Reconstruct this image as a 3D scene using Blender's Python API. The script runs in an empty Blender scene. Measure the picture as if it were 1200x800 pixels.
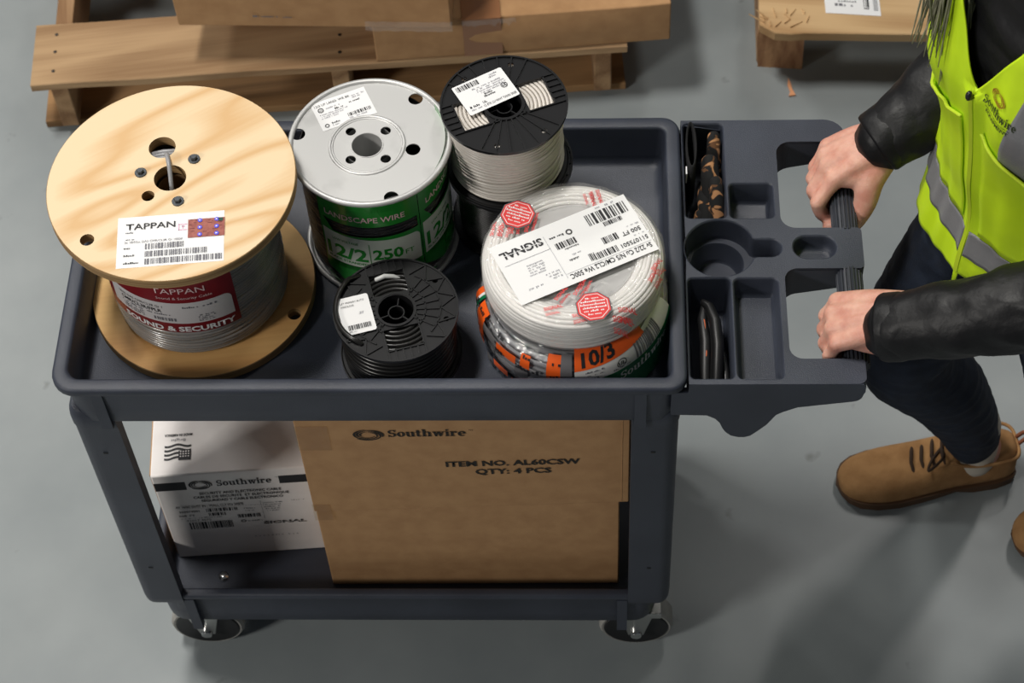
import bpy, bmesh, math, random
from math import pi, sin, cos, radians as rad, sqrt, atan2, hypot
from mathutils import Vector, Matrix, noise
from mathutils.geometry import delaunay_2d_cdt

random.seed(7)
SC = bpy.context.scene
COL = SC.collection
TAU = 2 * pi

# ------------------------------------------------------------------ camera
cam_d = bpy.data.cameras.new('camera')
cam = bpy.data.objects.new('camera', cam_d)
COL.objects.link(cam)
yaw, pitch, roll = -0.0777018, 0.9733889, -0.0680614
fwd = Vector((sin(yaw) * cos(pitch), cos(yaw) * cos(pitch), -sin(pitch)))
rgt = Vector((cos(yaw), -sin(yaw), 0))
upv = rgt.cross(fwd)
r2 = cos(roll) * rgt + sin(roll) * upv
u2 = -sin(roll) * rgt + cos(roll) * upv
M = Matrix((r2, u2, -fwd)).transposed().to_4x4()
M.translation = Vector((0.643324, -1.270568, 2.734994))
cam.matrix_world = M
cam_d.sensor_width = 36.0
cam_d.lens = 2390.9 / 1200 * 36.0
cam_d.clip_start = 0.05
cam_d.dof.use_dof = True
cam_d.dof.focus_distance = 2.42
cam_d.dof.aperture_fstop = 10.0
SC.camera = cam

# ------------------------------------------------------------------ light
SC.view_settings.view_transform = 'Standard'
SC.view_settings.look = 'None'
SC.view_settings.gamma = 1.0
SC.view_settings.use_curve_mapping = False
SC.view_settings.exposure = 0.0
W = bpy.data.worlds.new('hall_ambience')
SC.world = W
W.use_nodes = True
W.node_tree.nodes['Background'].inputs[0].default_value = (0.86, 0.93, 1.0, 1)
W.node_tree.nodes['Background'].inputs[1].default_value = 0.075


def area(name, loc, target, sx, sy, power, color):
    d = bpy.data.lights.new(name, 'AREA')
    d.shape = 'RECTANGLE'
    d.size = sx
    d.size_y = sy
    d.energy = power
    d.color = color
    o = bpy.data.objects.new(name, d)
    o.location = loc
    v = Vector(target) - Vector(loc)
    o.rotation_euler = v.to_track_quat('-Z', 'Y').to_euler()
    COL.objects.link(o)
    return o


area('high_bay_lamp', (-0.75, 0.75, 5.2), (0.35, 0.3, 0.7), 1.1, 0.45, 158, (1.0, 0.965, 0.91))
area('high_bay_lamp', (-3.4, 4.6, 5.2), (0.0, 1.0, 0.3), 1.2, 0.6, 105, (1.0, 0.97, 0.92))
area('high_bay_lamp', (2.02, 2.85, 5.2), (1.1, 0.2, 0.0), 0.22, 1.5, 30, (1.0, 0.97, 0.92))
area('front_left_fill', (-3.3, -2.5, 3.3), (0.2, 0.2, 0.5), 0.8, 0.6, 105, (1.0, 0.96, 0.90))  # fill light, added low at the front left to brighten front faces

# ------------------------------------------------------------------ helpers
def srgb(r, g, b):
    def f(c):
        c /= 255.0
        return c / 12.92 if c <= 0.04045 else ((c + 0.055) / 1.055) ** 2.4
    return (f(r), f(g), f(b), 1.0)


def mat(name, c1, c2=None, scale=(20, 20, 20), detail=4, rough=0.5, metal=0.0, bump=0.0, bscale=None,
        coat=0.0, lo=0.35, hi=0.65, rot=(0, 0, 0), dist=0.0, aniso=0.0, sheen=0.0, spec=0.5):
    m = bpy.data.materials.new(name)
    m.use_nodes = True
    nt = m.node_tree
    b = nt.nodes['Principled BSDF']
    b.inputs['Roughness'].default_value = rough
    b.inputs['Metallic'].default_value = metal
    b.inputs['Specular IOR Level'].default_value = spec
    if coat:
        b.inputs['Coat Weight'].default_value = coat
        b.inputs['Coat Roughness'].default_value = 0.08
    if sheen:
        b.inputs['Sheen Weight'].default_value = sheen
    if c2 is None and not bump:
        b.inputs['Base Color'].default_value = c1
        return m
    tc = nt.nodes.new('ShaderNodeTexCoord')
    mp = nt.nodes.new('ShaderNodeMapping')
    mp.inputs['Scale'].default_value = scale
    mp.inputs['Rotation'].default_value = rot
    nt.links.new(tc.outputs['Object'], mp.inputs[0])
    if c2 is None:
        b.inputs['Base Color'].default_value = c1
    else:
        n = nt.nodes.new('ShaderNodeTexNoise')
        n.inputs['Scale'].default_value = 1.0
        n.inputs['Detail'].default_value = detail
        n.inputs['Distortion'].default_value = dist
        nt.links.new(mp.outputs[0], n.inputs['Vector'])
        r = nt.nodes.new('ShaderNodeValToRGB')
        r.color_ramp.elements[0].position = lo
        r.color_ramp.elements[0].color = c1
        r.color_ramp.elements[1].position = hi
        r.color_ramp.elements[1].color = c2
        nt.links.new(n.outputs['Fac'], r.inputs[0])
        nt.links.new(r.outputs[0], b.inputs['Base Color'])
    if bump:
        n2 = nt.nodes.new('ShaderNodeTexNoise')
        n2.inputs['Detail'].default_value = 3
        n2.inputs['Scale'].default_value = bscale or 200
        nt.links.new(tc.outputs['Object'], n2.inputs['Vector'])
        bp = nt.nodes.new('ShaderNodeBump')
        bp.inputs['Strength'].default_value = bump
        bp.inputs['Distance'].default_value = 0.002
        nt.links.new(n2.outputs['Fac'], bp.inputs['Height'])
        nt.links.new(bp.outputs[0], b.inputs['Normal'])
    return m


def wood(name, pale, dark, axis_rot=0.0, stretch=(2.2, 11, 11), bands=5.0, rough=0.6, fine=0.12, seed=0.0, spread=(0.25, 0.8)):
    """procedural grain: contour bands of a stretched noise, plus fine fibres"""
    m = bpy.data.materials.new(name)
    m.use_nodes = True
    nt = m.node_tree
    L = nt.links.new
    b = nt.nodes['Principled BSDF']
    b.inputs['Roughness'].default_value = rough
    tc = nt.nodes.new('ShaderNodeTexCoord')
    r0 = nt.nodes.new('ShaderNodeMapping')
    r0.inputs['Rotation'].default_value = (0, 0, axis_rot)
    L(tc.outputs['Object'], r0.inputs[0])
    mp = nt.nodes.new('ShaderNodeMapping')
    mp.inputs['Scale'].default_value = stretch
    mp.inputs['Location'].default_value = (seed, seed * 0.7, seed * 1.3)
    L(r0.outputs[0], mp.inputs[0])
    n = nt.nodes.new('ShaderNodeTexNoise')
    n.inputs['Scale'].default_value = 1.0
    n.inputs['Detail'].default_value = 1.5
    n.inputs['Roughness'].default_value = 0.35
    L(mp.outputs[0], n.inputs['Vector'])
    mu = nt.nodes.new('ShaderNodeMath')
    mu.operation = 'MULTIPLY'
    mu.inputs[1].default_value = bands
    L(n.outputs['Fac'], mu.inputs[0])
    pp = nt.nodes.new('ShaderNodeMath')
    pp.operation = 'PINGPONG'
    pp.inputs[1].default_value = 0.5
    L(mu.outputs[0], pp.inputs[0])
    m2 = nt.nodes.new('ShaderNodeMapping')
    m2.inputs['Scale'].default_value = (stretch[0] * 4, stretch[1] * 22, stretch[2] * 22)
    L(r0.outputs[0], m2.inputs[0])
    n2 = nt.nodes.new('ShaderNodeTexNoise')
    n2.inputs['Detail'].default_value = 3
    n2.inputs['Scale'].default_value = 1.0
    L(m2.outputs[0], n2.inputs['Vector'])
    ad = nt.nodes.new('ShaderNodeMath')
    ad.operation = 'MULTIPLY_ADD'
    ad.inputs[1].default_value = fine * 4
    L(n2.outputs['Fac'], ad.inputs[0])
    dbl = nt.nodes.new('ShaderNodeMath')
    dbl.operation = 'MULTIPLY_ADD'
    dbl.inputs[1].default_value = 2.0
    dbl.inputs[2].default_value = -fine * 2
    L(pp.outputs[0], dbl.inputs[0])
    L(dbl.outputs[0], ad.inputs[2])
    r = nt.nodes.new('ShaderNodeValToRGB')
    r.color_ramp.elements[0].position = spread[0]
    r.color_ramp.elements[0].color = pale
    r.color_ramp.elements[1].position = spread[1]
    r.color_ramp.elements[1].color = dark
    L(ad.outputs[0], r.inputs[0])
    L(r.outputs[0], b.inputs['Base Color'])
    bp = nt.nodes.new('ShaderNodeBump')
    bp.inputs['Strength'].default_value = 0.12
    bp.inputs['Distance'].default_value = 0.002
    L(n2.outputs['Fac'], bp.inputs['Height'])
    L(bp.outputs[0], b.inputs['Normal'])
    return m


def wrapmat(name, tint=(1, 1, 1, 1), gloss=0.16, rough=0.12, bscale=45, bump=0.6, edge=0.35, milk=0.0):
    """thin clear plastic film: mostly see-through with crinkled glints"""
    m = bpy.data.materials.new(name)
    m.use_nodes = True
    nt = m.node_tree
    L = nt.links.new
    nt.nodes.remove(nt.nodes['Principled BSDF'])
    out = nt.nodes['Material Output']
    tr = nt.nodes.new('ShaderNodeBsdfTransparent')
    tr.inputs[0].default_value = tint
    gl = nt.nodes.new('ShaderNodeBsdfGlossy')
    gl.inputs['Roughness'].default_value = rough
    gl.inputs[0].default_value = (1, 1, 1, 1)
    fr = nt.nodes.new('ShaderNodeLayerWeight')
    fr.inputs[0].default_value = 0.25
    tc = nt.nodes.new('ShaderNodeTexCoord')
    n = nt.nodes.new('ShaderNodeTexNoise')
    n.inputs['Scale'].default_value = bscale
    n.inputs['Detail'].default_value = 4
    n.inputs['Distortion'].default_value = 1.2
    L(tc.outputs['Object'], n.inputs['Vector'])
    bp = nt.nodes.new('ShaderNodeBump')
    bp.inputs['Strength'].default_value = bump
    bp.inputs['Distance'].default_value = 0.004
    L(n.outputs['Fac'], bp.inputs['Height'])
    L(bp.outputs[0], gl.inputs['Normal'])
    L(bp.outputs[0], fr.inputs['Normal'])
    ma = nt.nodes.new('ShaderNodeMath')
    ma.operation = 'MULTIPLY_ADD'
    ma.inputs[1].default_value = edge
    ma.inputs[2].default_value = gloss * 0.35
    L(fr.outputs['Facing'], ma.inputs[0])
    mx = nt.nodes.new('ShaderNodeMixShader')
    L(ma.outputs[0], mx.inputs[0])
    L(tr.outputs[0], mx.inputs[1])
    L(gl.outputs[0], mx.inputs[2])
    if milk:
        df = nt.nodes.new('ShaderNodeBsdfDiffuse')
        df.inputs[0].default_value = (0.8, 0.79, 0.78, 1)
        m3 = nt.nodes.new('ShaderNodeMixShader')
        m3.inputs[0].default_value = milk
        L(mx.outputs[0], m3.inputs[1])
        L(df.outputs[0], m3.inputs[2])
        L(m3.outputs[0], out.inputs[0])
    else:
        L(mx.outputs[0], out.inputs[0])
    return m


def in_poly(x, y, l):
    c = False
    k = len(l)
    for i in range(k):
        x0, y0 = l[i][0], l[i][1]
        x1, y1 = l[i - 1][0], l[i - 1][1]
        if (y0 > y) != (y1 > y) and x < (x1 - x0) * (y - y0) / (y1 - y0) + x0:
            c = not c
    return c


def triangulate(loops):
    """triangles (indices into the joined loops) of the first loop minus the others"""
    flat = [p for l in loops for p in l]
    edges = []
    o = 0
    for l in loops:
        k = len(l)
        edges += [(o + i, o + (i + 1) % k) for i in range(k)]
        o += k
    r = delaunay_2d_cdt([Vector((p[0], p[1])) for p in flat], edges, [], 0, 1e-9)
    ov, ot, ids = r[0], r[2], r[3]
    out = []
    for t in ot:
        cx_ = sum(ov[i].x for i in t) / 3
        cy_ = sum(ov[i].y for i in t) / 3
        if not in_poly(cx_, cy_, loops[0]) or any(in_poly(cx_, cy_, h) for h in loops[1:]):
            continue
        if any(not ids[i] for i in t):
            continue
        out.append(tuple(ids[i][0] for i in t))
    return out


class MB:
    def __init__(self):
        self.v, self.f, self.m = [], [], []

    def add(self, vs, fs, mi=0):
        o = len(self.v)
        self.v += [tuple(p) for p in vs]
        self.f += [tuple(i + o for i in f) for f in fs]
        self.m += [mi] * len(fs)

    def box(self, x0, y0, z0, x1, y1, z1, mi=0, T=None):
        vs = [(x, y, z) for z in (z0, z1) for y in (y0, y1) for x in (x0, x1)]
        if T:
            vs = [T @ Vector(p) for p in vs]
        self.add(vs, [(0, 2, 3, 1), (4, 5, 7, 6), (0, 1, 5, 4), (1, 3, 7, 5), (3, 2, 6, 7), (2, 0, 4, 6)], mi)

    def loft(self, loops, mi=0, cap0=False, cap1=False, closed=False):
        n = len(loops[0])
        vs = [p for l in loops for p in l]
        fs = []
        k = len(loops)
        for i in range(k if closed else k - 1):
            a, b = i * n, ((i + 1) % k) * n
            for j in range(n):
                j2 = (j + 1) % n
                fs.append((a + j, a + j2, b + j2, b + j))
        if cap0:
            fs.append(tuple(reversed(range(n))))
        if cap1:
            fs.append(tuple(range((k - 1) * n, k * n)))
        self.add(vs, fs, mi)

    def lathe(self, prof, n=64, c=(0, 0, 0), mi=0, cap0=False, cap1=False, closed=False):
        loops = [[(c[0] + r * cos(TAU * j / n), c[1] + r * sin(TAU * j / n), c[2] + z) for j in range(n)] for r, z in prof]
        self.loft(loops, mi, cap0, cap1, closed)

    def cyl(self, a, b, r0, r1=None, n=20, mi=0):
        self.tube([a, b], [r0, r0 if r1 is None else r1], n, mi)

    def tube(self, pts, rs, n=10, mi=0, cap=True, round_ends=False, squash=None):
        pts = [Vector(p) for p in pts]
        if not isinstance(rs, (list, tuple)):
            rs = [rs] * len(pts)
        rs = list(rs)
        if round_ends:
            d0 = (pts[0] - pts[1]).normalized()
            d1 = (pts[-1] - pts[-2]).normalized()
            q = [0.35, 0.7, 0.92]
            pre = [pts[0] + d0 * rs[0] * sqrt(1 - k * k) for k in q]
            post = [pts[-1] + d1 * rs[-1] * sqrt(1 - k * k) for k in reversed(q)]
            prr = [rs[0] * k for k in q]
            por = [rs[-1] * k for k in reversed(q)]
            pts = pre + pts + post
            rs = prr + rs + por
        t = (pts[1] - pts[0]).normalized()
        up = Vector((0, 0, 1)) if abs(t.z) < 0.9 else Vector((1, 0, 0))
        nrm = (up - t * up.dot(t)).normalized()
        loops = []
        for i, p in enumerate(pts):
            if i == 0:
                t2 = pts[1] - pts[0]
            elif i == len(pts) - 1:
                t2 = pts[-1] - pts[-2]
            else:
                t2 = (pts[i + 1] - pts[i]).normalized() + (pts[i] - pts[i - 1]).normalized()
            if t2.length < 1e-9:
                t2 = t
            t2 = t2.normalized()
            nrm = (nrm - t2 * nrm.dot(t2))
            nrm = nrm.normalized() if nrm.length > 1e-6 else t2.orthogonal().normalized()
            bi = t2.cross(nrm)
            t = t2
            s = squash or (1, 1)
            loops.append([p + (nrm * cos(TAU * k / n) * s[0] + bi * sin(TAU * k / n) * s[1]) * rs[i] for k in range(n)])
        self.loft(loops, mi, cap, cap)

    def wind(self, fr, fz, a0, a1, steps, r, n=6, c=(0, 0, 0), mi=0):
        """sweep a round wire about the z axis: radius fr(a), height fz(a)"""
        loops = []
        for i in range(steps + 1):
            a = a0 + (a1 - a0) * i / steps
            R, z = fr(a), fz(a)
            loops.append([(c[0] + (R + r * cos(TAU * k / n)) * cos(a), c[1] + (R + r * cos(TAU * k / n)) * sin(a),
                           c[2] + z + r * sin(TAU * k / n)) for k in range(n)])
        self.loft(loops, mi, True, True)

    def ringw(self, fr, fz, steps, r, n=6, c=(0, 0, 0), mi=0):
        loops = []
        for i in range(steps):
            a = TAU * i / steps
            R, z = fr(a), fz(a)
            loops.append([(c[0] + (R + r * cos(TAU * k / n)) * cos(a), c[1] + (R + r * cos(TAU * k / n)) * sin(a),
                           c[2] + z + r * sin(TAU * k / n)) for k in range(n)])
        self.loft(loops, mi, closed=True)

    def prism(self, outer, holes, z0, z1, mi=0, top=None, bottom=None, side_mi=None):
        """flat plate in xy with holes, from z0 to z1 (numbers or functions of x, y)"""
        loops = [list(outer)] + [list(h) for h in holes]
        tri = triangulate(loops)
        flat = [p for l in loops for p in l]
        n = len(flat)
        g0 = z0 if callable(z0) else (lambda x, y: z0)
        g1 = z1 if callable(z1) else (lambda x, y: z1)
        vs = [(p[0], p[1], g0(p[0], p[1])) for p in flat] + [(p[0], p[1], g1(p[0], p[1])) for p in flat]
        fs = []
        for a, b, c in tri:
            A, B, Cc = flat[a], flat[b], flat[c]
            if (B[0] - A[0]) * (Cc[1] - A[1]) - (B[1] - A[1]) * (Cc[0] - A[0]) < 0:
                b, c = c, b
            fs.append((a + n, b + n, c + n))
            fs.append((c, b, a))
        o = 0
        for l in loops:
            k = len(l)
            for i in range(k):
                j = (i + 1) % k
                fs.append((o + i, o + j, o + j + n, o + i + n))
            o += k
        self.add(vs, fs, mi)


def circle(r, n=48, c=(0, 0), a0=0.0):
    return [(c[0] + r * cos(a0 + TAU * i / n), c[1] + r * sin(a0 + TAU * i / n)) for i in range(n)]


def rrect(x0, y0, x1, y1, r, n=5):
    rs = r if isinstance(r, (list, tuple)) else [r] * 4      # corners: x1y1, x0y1, x0y0, x1y0
    out = []
    for (cx, cy, a, k) in ((x1, y1, 0, 0), (x0, y1, 90, 1), (x0, y0, 180, 2), (x1, y0, 270, 3)):
        q = max(rs[k], 0.0004)
        sx = -1 if cx == x1 else 1
        sy = -1 if cy == y1 else 1
        for i in range(n + 1):
            t = rad(a + 90 * i / n)
            out.append((cx + sx * q + q * cos(t), cy + sy * q + q * sin(t)))
    return out


def at_z(l, z):
    return [(p[0], p[1], z) for p in l]


def obj(name, mb, mats, parent=None, local=False, smooth=35, bevel=0.0, bseg=2, subsurf=0, weld=True):
    """link the collected geometry as ONE mesh object; world coordinates unless local"""
    me = bpy.data.meshes.new(name)
    vs = mb.v
    if parent is not None and not local:
        root = parent
        off = Vector((0, 0, 0))
        while root is not None:
            off += Vector(root.location)
            root = root.parent
        vs = [(p[0] - off[0], p[1] - off[1], p[2] - off[2]) for p in vs]
    me.from_pydata(vs, [], mb.f)
    if not isinstance(mats, (list, tuple)):
        mats = [mats]
    for m in mats:
        me.materials.append(m)
    me.polygons.foreach_set('material_index', mb.m)
    bm = bmesh.new()
    bm.from_mesh(me)
    if weld:
        bmesh.ops.remove_doubles(bm, verts=bm.verts, dist=1e-6)
    bmesh.ops.recalc_face_normals(bm, faces=bm.faces)
    bm.to_mesh(me)
    bm.free()
    if smooth:
        me.shade_smooth()
        if smooth < 180:
            me.set_sharp_from_angle(angle=rad(smooth))
    o = bpy.data.objects.new(name, me)
    COL.objects.link(o)
    if parent is not None:
        o.parent = parent
    if bevel:
        md = o.modifiers.new('bevel', 'BEVEL')
        md.width = bevel
        md.segments = bseg
        md.limit_method = 'ANGLE'
        md.angle_limit = rad(40)
        md.harden_normals = False
    if subsurf:
        md = o.modifiers.new('subdivision', 'SUBSURF')
        md.levels = subsurf
        md.render_levels = subsurf
    return o


def tag(o, label=None, cat=None, group=None, kind=None):
    if label:
        o['label'] = label
    if cat:
        o['category'] = cat
    if group:
        o['group'] = group
    if kind:
        o['kind'] = kind
    return o


def thing(name, label, cat, loc=(0, 0, 0), rotz=0.0, group=None):
    o = bpy.data.objects.new(name, None)
    o.empty_display_size = 0.05
    o.location = loc
    o.rotation_euler = (0, 0, rotz)
    COL.objects.link(o)
    return tag(o, label, cat, group)


def copy_tree(o, parent=None):
    c = o.copy()
    COL.objects.link(c)
    if parent is not None:
        c.parent = parent
    for ch in list(o.children):
        copy_tree(ch, c)
    return c


# ------------------------------------------------------------------ printed sheets (labels with their writing)
_txt = {}


def text_geo(s, size, bold=0.0, spacing=1.0):
    key = (s, round(size, 5), bold, spacing)
    if key in _txt:
        return _txt[key]
    cu = bpy.data.curves.new('lettering', 'FONT')
    cu.body = s
    cu.size = 1.0
    cu.offset = bold
    cu.resolution_u = 2
    cu.space_character = spacing
    ob = bpy.data.objects.new('lettering', cu)
    me = bpy.data.meshes.new_from_object(ob)
    vs = [(v.co.x * size, v.co.y * size) for v in me.vertices]
    fs = [tuple(p.vertices) for p in me.polygons]
    bpy.data.objects.remove(ob)
    bpy.data.curves.remove(cu)
    bpy.data.meshes.remove(me)
    _txt[key] = (vs, fs)
    return vs, fs


class Sheet:
    """2-D layout: u to the right, v upwards; material slots; layers stacked by height"""
    def __init__(self):
        self.items = []

    def tris(self, vs, fs, mi, layer):
        self.items.append((vs, fs, mi, layer))

    def poly(self, pts, mi=0, layer=0, holes=()):
        loops = [list(pts)] + [list(h) for h in holes]
        if holes:
            t = triangulate(loops)
            self.tris([p for l in loops for p in l], [tuple(x) for x in t], mi, layer)
        else:
            t = triangulate([list(pts)])
            self.tris(list(pts), [tuple(x) for x in t], mi, layer)

    def rect(self, u0, v0, u1, v1, mi=0, layer=0):
        self.tris([(u0, v0), (u1, v0), (u1, v1), (u0, v1)], [(0, 1, 2, 3)], mi, layer)

    def text(self, s, u, v, size, mi=1, layer=2, sx=1.0, bold=0.0, rot=0.0, align='L', spacing=1.0, shear=0.0, width=None):
        vs, fs = text_geo(s, size, bold, spacing)
        if not vs:
            return
        lo = min(p[0] for p in vs)
        hi = max(p[0] for p in vs)
        if width:
            sx = width / (hi - lo)
        off = {'L': lo, 'C': (lo + hi) / 2, 'R': hi}[align]
        c, sn = cos(rot), sin(rot)
        out = []
        for x, y in vs:
            x = (x - off) * sx + shear * y
            out.append((u + x * c - y * sn, v + x * sn + y * c))
        self.tris(out, fs, mi, layer)

    def stroke(self, pts, w, mi=1, layer=2):
        for (a, b) in zip(pts[:-1], pts[1:]):
            d = (b[0] - a[0], b[1] - a[1])
            l = hypot(*d) or 1
            nx, ny = -d[1] / l * w / 2, d[0] / l * w / 2
            self.tris([(a[0] + nx, a[1] + ny), (a[0] - nx, a[1] - ny), (b[0] - nx, b[1] - ny), (b[0] + nx, b[1] + ny)], [(0, 1, 2, 3)], mi, layer)

    def bars(self, u0, v0, u1, v1, mi=1, layer=2, unit=0.0009, seed=1):
        rr = random.Random(seed)
        u = u0
        while u < u1:
            w = unit * rr.choice((1, 1, 2, 3))
            if u + w > u1:
                break
            self.rect(u, v0, u + w, v1, mi, layer)
            u += w + unit * rr.choice((1, 1, 2))

    def greek(self, u0, v, u1, h, mi=1, layer=2, seed=1, fill=0.75):
        """print too small to read: a row of tiny word-like dashes"""
        rr = random.Random(seed)
        u = u0
        while u < u1:
            w = h * rr.uniform(0.35, 0.75)
            if rr.random() < fill and u + w < u1:
                hh = h * rr.choice((0.6, 0.65, 1.0))
                self.rect(u, v, u + w, v + hh, mi, layer)
            u += w + h * 0.22

    def xf(self, other, u, v, scale=1.0, rot=0.0, sy=None, shear=0.0):
        c, s = cos(rot), sin(rot)
        sy = scale if sy is None else sy
        for vs, fs, mi, ly in other.items:
            out = []
            for x, y in vs:
                x, y = x * scale + shear * y * sy, y * sy
                out.append((u + x * c - y * s, v + x * s + y * c))
            self.items.append((out, fs, mi, ly))

    def build(self, name, mats, f, parent, lift=0.0003, cut_u=0.0, cut_v=0.0, local=False, base=0.0002):
        bm = bmesh.new()
        lay = bm.verts.layers.float.new('h')
        for vs, fs, mi, ly in self.items:
            bv = []
            for x, y in vs:
                q = bm.verts.new((x, y, 0))
                q[lay] = base + lift * ly
                bv.append(q)
            for fc in fs:
                if len(set(fc)) < 3:
                    continue
                try:
                    nf = bm.faces.new([bv[i] for i in fc])
                    nf.material_index = mi
                except ValueError:
                    pass
        if cut_u or cut_v:
            for ax, cut in ((0, cut_u), (1, cut_v)):
                if not cut:
                    continue
                lo = min(v.co[ax] for v in bm.verts)
                hi = max(v.co[ax] for v in bm.verts)
                k = int(math.floor(lo / cut)) + 1
                while k * cut < hi:
                    co = [0, 0, 0]
                    no = [0, 0, 0]
                    co[ax] = k * cut + 1e-5
                    no[ax] = 1
                    bmesh.ops.bisect_plane(bm, geom=bm.verts[:] + bm.edges[:] + bm.faces[:], plane_co=co, plane_no=no)
                    k += 1
        off = Vector((0, 0, 0))
        if parent is not None and not local:
            root = parent
            while root is not None:
                off += Vector(root.location)
                root = root.parent
        for v in bm.verts:
            v.co = Vector(f(v.co.x, v.co.y, v[lay])) - off
        bm.normal_update()
        me = bpy.data.meshes.new(name)
        bm.to_mesh(me)
        bm.free()
        for m in mats:
            me.materials.append(m)
        me.shade_smooth()
        o = bpy.data.objects.new(name, me)
        COL.objects.link(o)
        if parent is not None:
            o.parent = parent
        return o


def on_plane(o, ex, ey):
    o, ex, ey = Vector(o), Vector(ex).normalized(), Vector(ey).normalized()
    nz = ex.cross(ey)
    return lambda u, v, h: o + ex * u + ey * v + nz * h


def on_top(cx, cy, z, rot):
    return on_plane((cx, cy, z), (cos(rot), sin(rot), 0), (-sin(rot), cos(rot), 0))


def on_drum(c, R, a0=0.0, tilt=0.0):
    """u runs to the right round a drum seen from -y, a0 (rad) is where u = 0, v is the height"""
    def f(u, v, h):
        a = a0 + u / R
        vv = v + tilt * u
        return Vector((c[0] + (R + h) * sin(a), c[1] - (R + h) * cos(a), vv))
    return f


def swirl_mark(mi=1, mi2=0, layer=2):
    """ring emblem: three crossing crescents round an open centre, about 1 wide, 0.7 high"""
    s = Sheet()
    for k in range(3):
        a0 = rad(100 + 120 * k)
        for (ra, rb, da, wd) in ((0.50, 0.42, 150, 0.034), (0.41, 0.32, 138, 0.026), (0.31, 0.24, 126, 0.022)):
            up, lo = [], []
            for i in range(19):
                t = i / 18
                a = a0 + rad(da) * t
                R = ra + (rb - ra) * t - 0.02
                w = wd * sin(pi * min(1, 0.12 + t * 0.95)) + 0.006
                up.append(((R + w) * cos(a), (R + w) * sin(a) * 0.72))
                lo.append(((R - w) * cos(a), (R - w) * sin(a) * 0.72))
            n = len(up)
            s.tris(up + lo, [(i, n + i, n + i + 1, i + 1) for i in range(n - 1)], mi, layer)
    return s


def slab_word(word, mi=1, layer=2):
    """heavy slab-serif lettering drawn from strokes; x-height 1, returns (Sheet, width)"""
    s = Sheet()
    T, t = 0.30, 0.13

    def R(a, b, c, d):
        s.rect(a, b, c, d, mi, layer)

    def ell(cx, cy, ax, ay, bx, by, a0=0, a1=360):
        n = 28
        up, lo = [], []
        for i in range(n + 1):
            a = rad(a0 + (a1 - a0) * i / n)
            up.append((cx + ax * cos(a), cy + ay * sin(a)))
            lo.append((cx + bx * cos(a), cy + by * sin(a)))
        k = n + 1
        s.tris(up + lo, [(i, k + i, k + i + 1, i + 1) for i in range(n)], mi, layer)

    def quad(p):
        s.tris(p, [(0, 1, 2, 3)], mi, layer)
    x = 0.0
    for ch in word:
        if ch == 'S':
            ell(x + 0.5, 1.02, 0.46, 0.40, 0.20, 0.26, 70, 250)
            ell(x + 0.5, 0.38, 0.48, 0.40, 0.20, 0.26, -110, 80)
            quad([(x + 0.12, 0.82), (x + 0.30, 0.66), (x + 0.92, 0.52), (x + 0.66, 0.80)])
            R(x + 0.80, 0.98, x + 0.92, 1.44)
            R(x + 0.06, -0.04, x + 0.18, 0.42)
            ell(x + 0.5, 1.02, 0.46, 0.40, 0.30, 0.28, 20, 75)
            ell(x + 0.5, 0.38, 0.48, 0.40, 0.30, 0.28, 200, 260)
            x += 1.08
        elif ch == 'o':
            ell(x + 0.48, 0.5, 0.47, 0.52, 0.17, 0.38)
            x += 1.04
        elif ch == 'u':
            R(x + 0.1, 0.2, x + 0.1 + T, 1.0)
            R(x, 1.0 - t, x + 0.4, 1.0)
            ell(x + 0.5, 0.27, 0.40, 0.30, 0.10, 0.17, 180, 300)
            R(x + 0.68, 0.0, x + 0.68 + T, 1.0)
            R(x + 0.58, 1.0 - t, x + 0.98, 1.0)
            R(x + 0.68, 0.0, x + 1.1, t)
            x += 1.16
        elif ch == 't':
            R(x + 0.14, 0.2, x + 0.14 + T, 1.34)
            R(x, 1.0 - t, x + 0.68, 1.0)
            ell(x + 0.46, 0.24, 0.32, 0.26, 0.04, 0.13, 180, 330)
            x += 0.78
        elif ch == 'h':
            R(x + 0.1, 0.0, x + 0.1 + T, 1.48)
            R(x, 1.48 - t, x + 0.4, 1.48)
            R(x, 0, x + 0.52, t)
            ell(x + 0.62, 0.70, 0.40, 0.32, 0.10, 0.18, 0, 150)
            R(x + 0.72, 0.0, x + 0.72 + T, 0.72)
            R(x + 0.6, 0, x + 1.14, t)
            x += 1.2
        elif ch == 'w':
            for (a, b) in ((0.1, 0.42), (0.62, 0.94)):
                quad([(x + a, 1.0), (x + a + T, 1.0), (x + b + 0.18, 0.0), (x + b - 0.08, 0.0)])
            for (a, b) in ((0.46, 0.72), (0.98, 1.28)):
                quad([(x + a - 0.04, 0.0), (x + a + 0.10, 0.0), (x + b + 0.08, 1.0), (x + b - 0.06, 1.0)])
            R(x, 1 - t, x + 0.52, 1)
            R(x + 0.56, 1 - t, x + 1.02, 1)
            R(x + 1.12, 1 - t, x + 1.48, 1)
            x += 1.52
        elif ch == 'i':
            R(x + 0.1, 0, x + 0.1 + T, 1.0)
            R(x, 1 - t, x + 0.4, 1)
            R(x, 0, x + 0.5, t)
            ell(x + 0.25, 1.30, 0.17, 0.17, 0.0, 0.0)
            x += 0.58
        elif ch == 'r':
            R(x + 0.1, 0, x + 0.1 + T, 1.0)
            R(x, 1 - t, x + 0.4, 1)
            R(x, 0, x + 0.56, t)
            ell(x + 0.62, 0.66, 0.30, 0.36, 0.16, 0.2, 60, 170)
            ell(x + 0.70, 0.84, 0.16, 0.16, 0, 0)
            x += 0.92
        elif ch == 'e':
            ell(x + 0.48, 0.5, 0.47, 0.52, 0.17, 0.38, 0, 320)
            R(x + 0.2, 0.46, x + 0.92, 0.46 + t)
            x += 1.02
    return s, x

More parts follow.
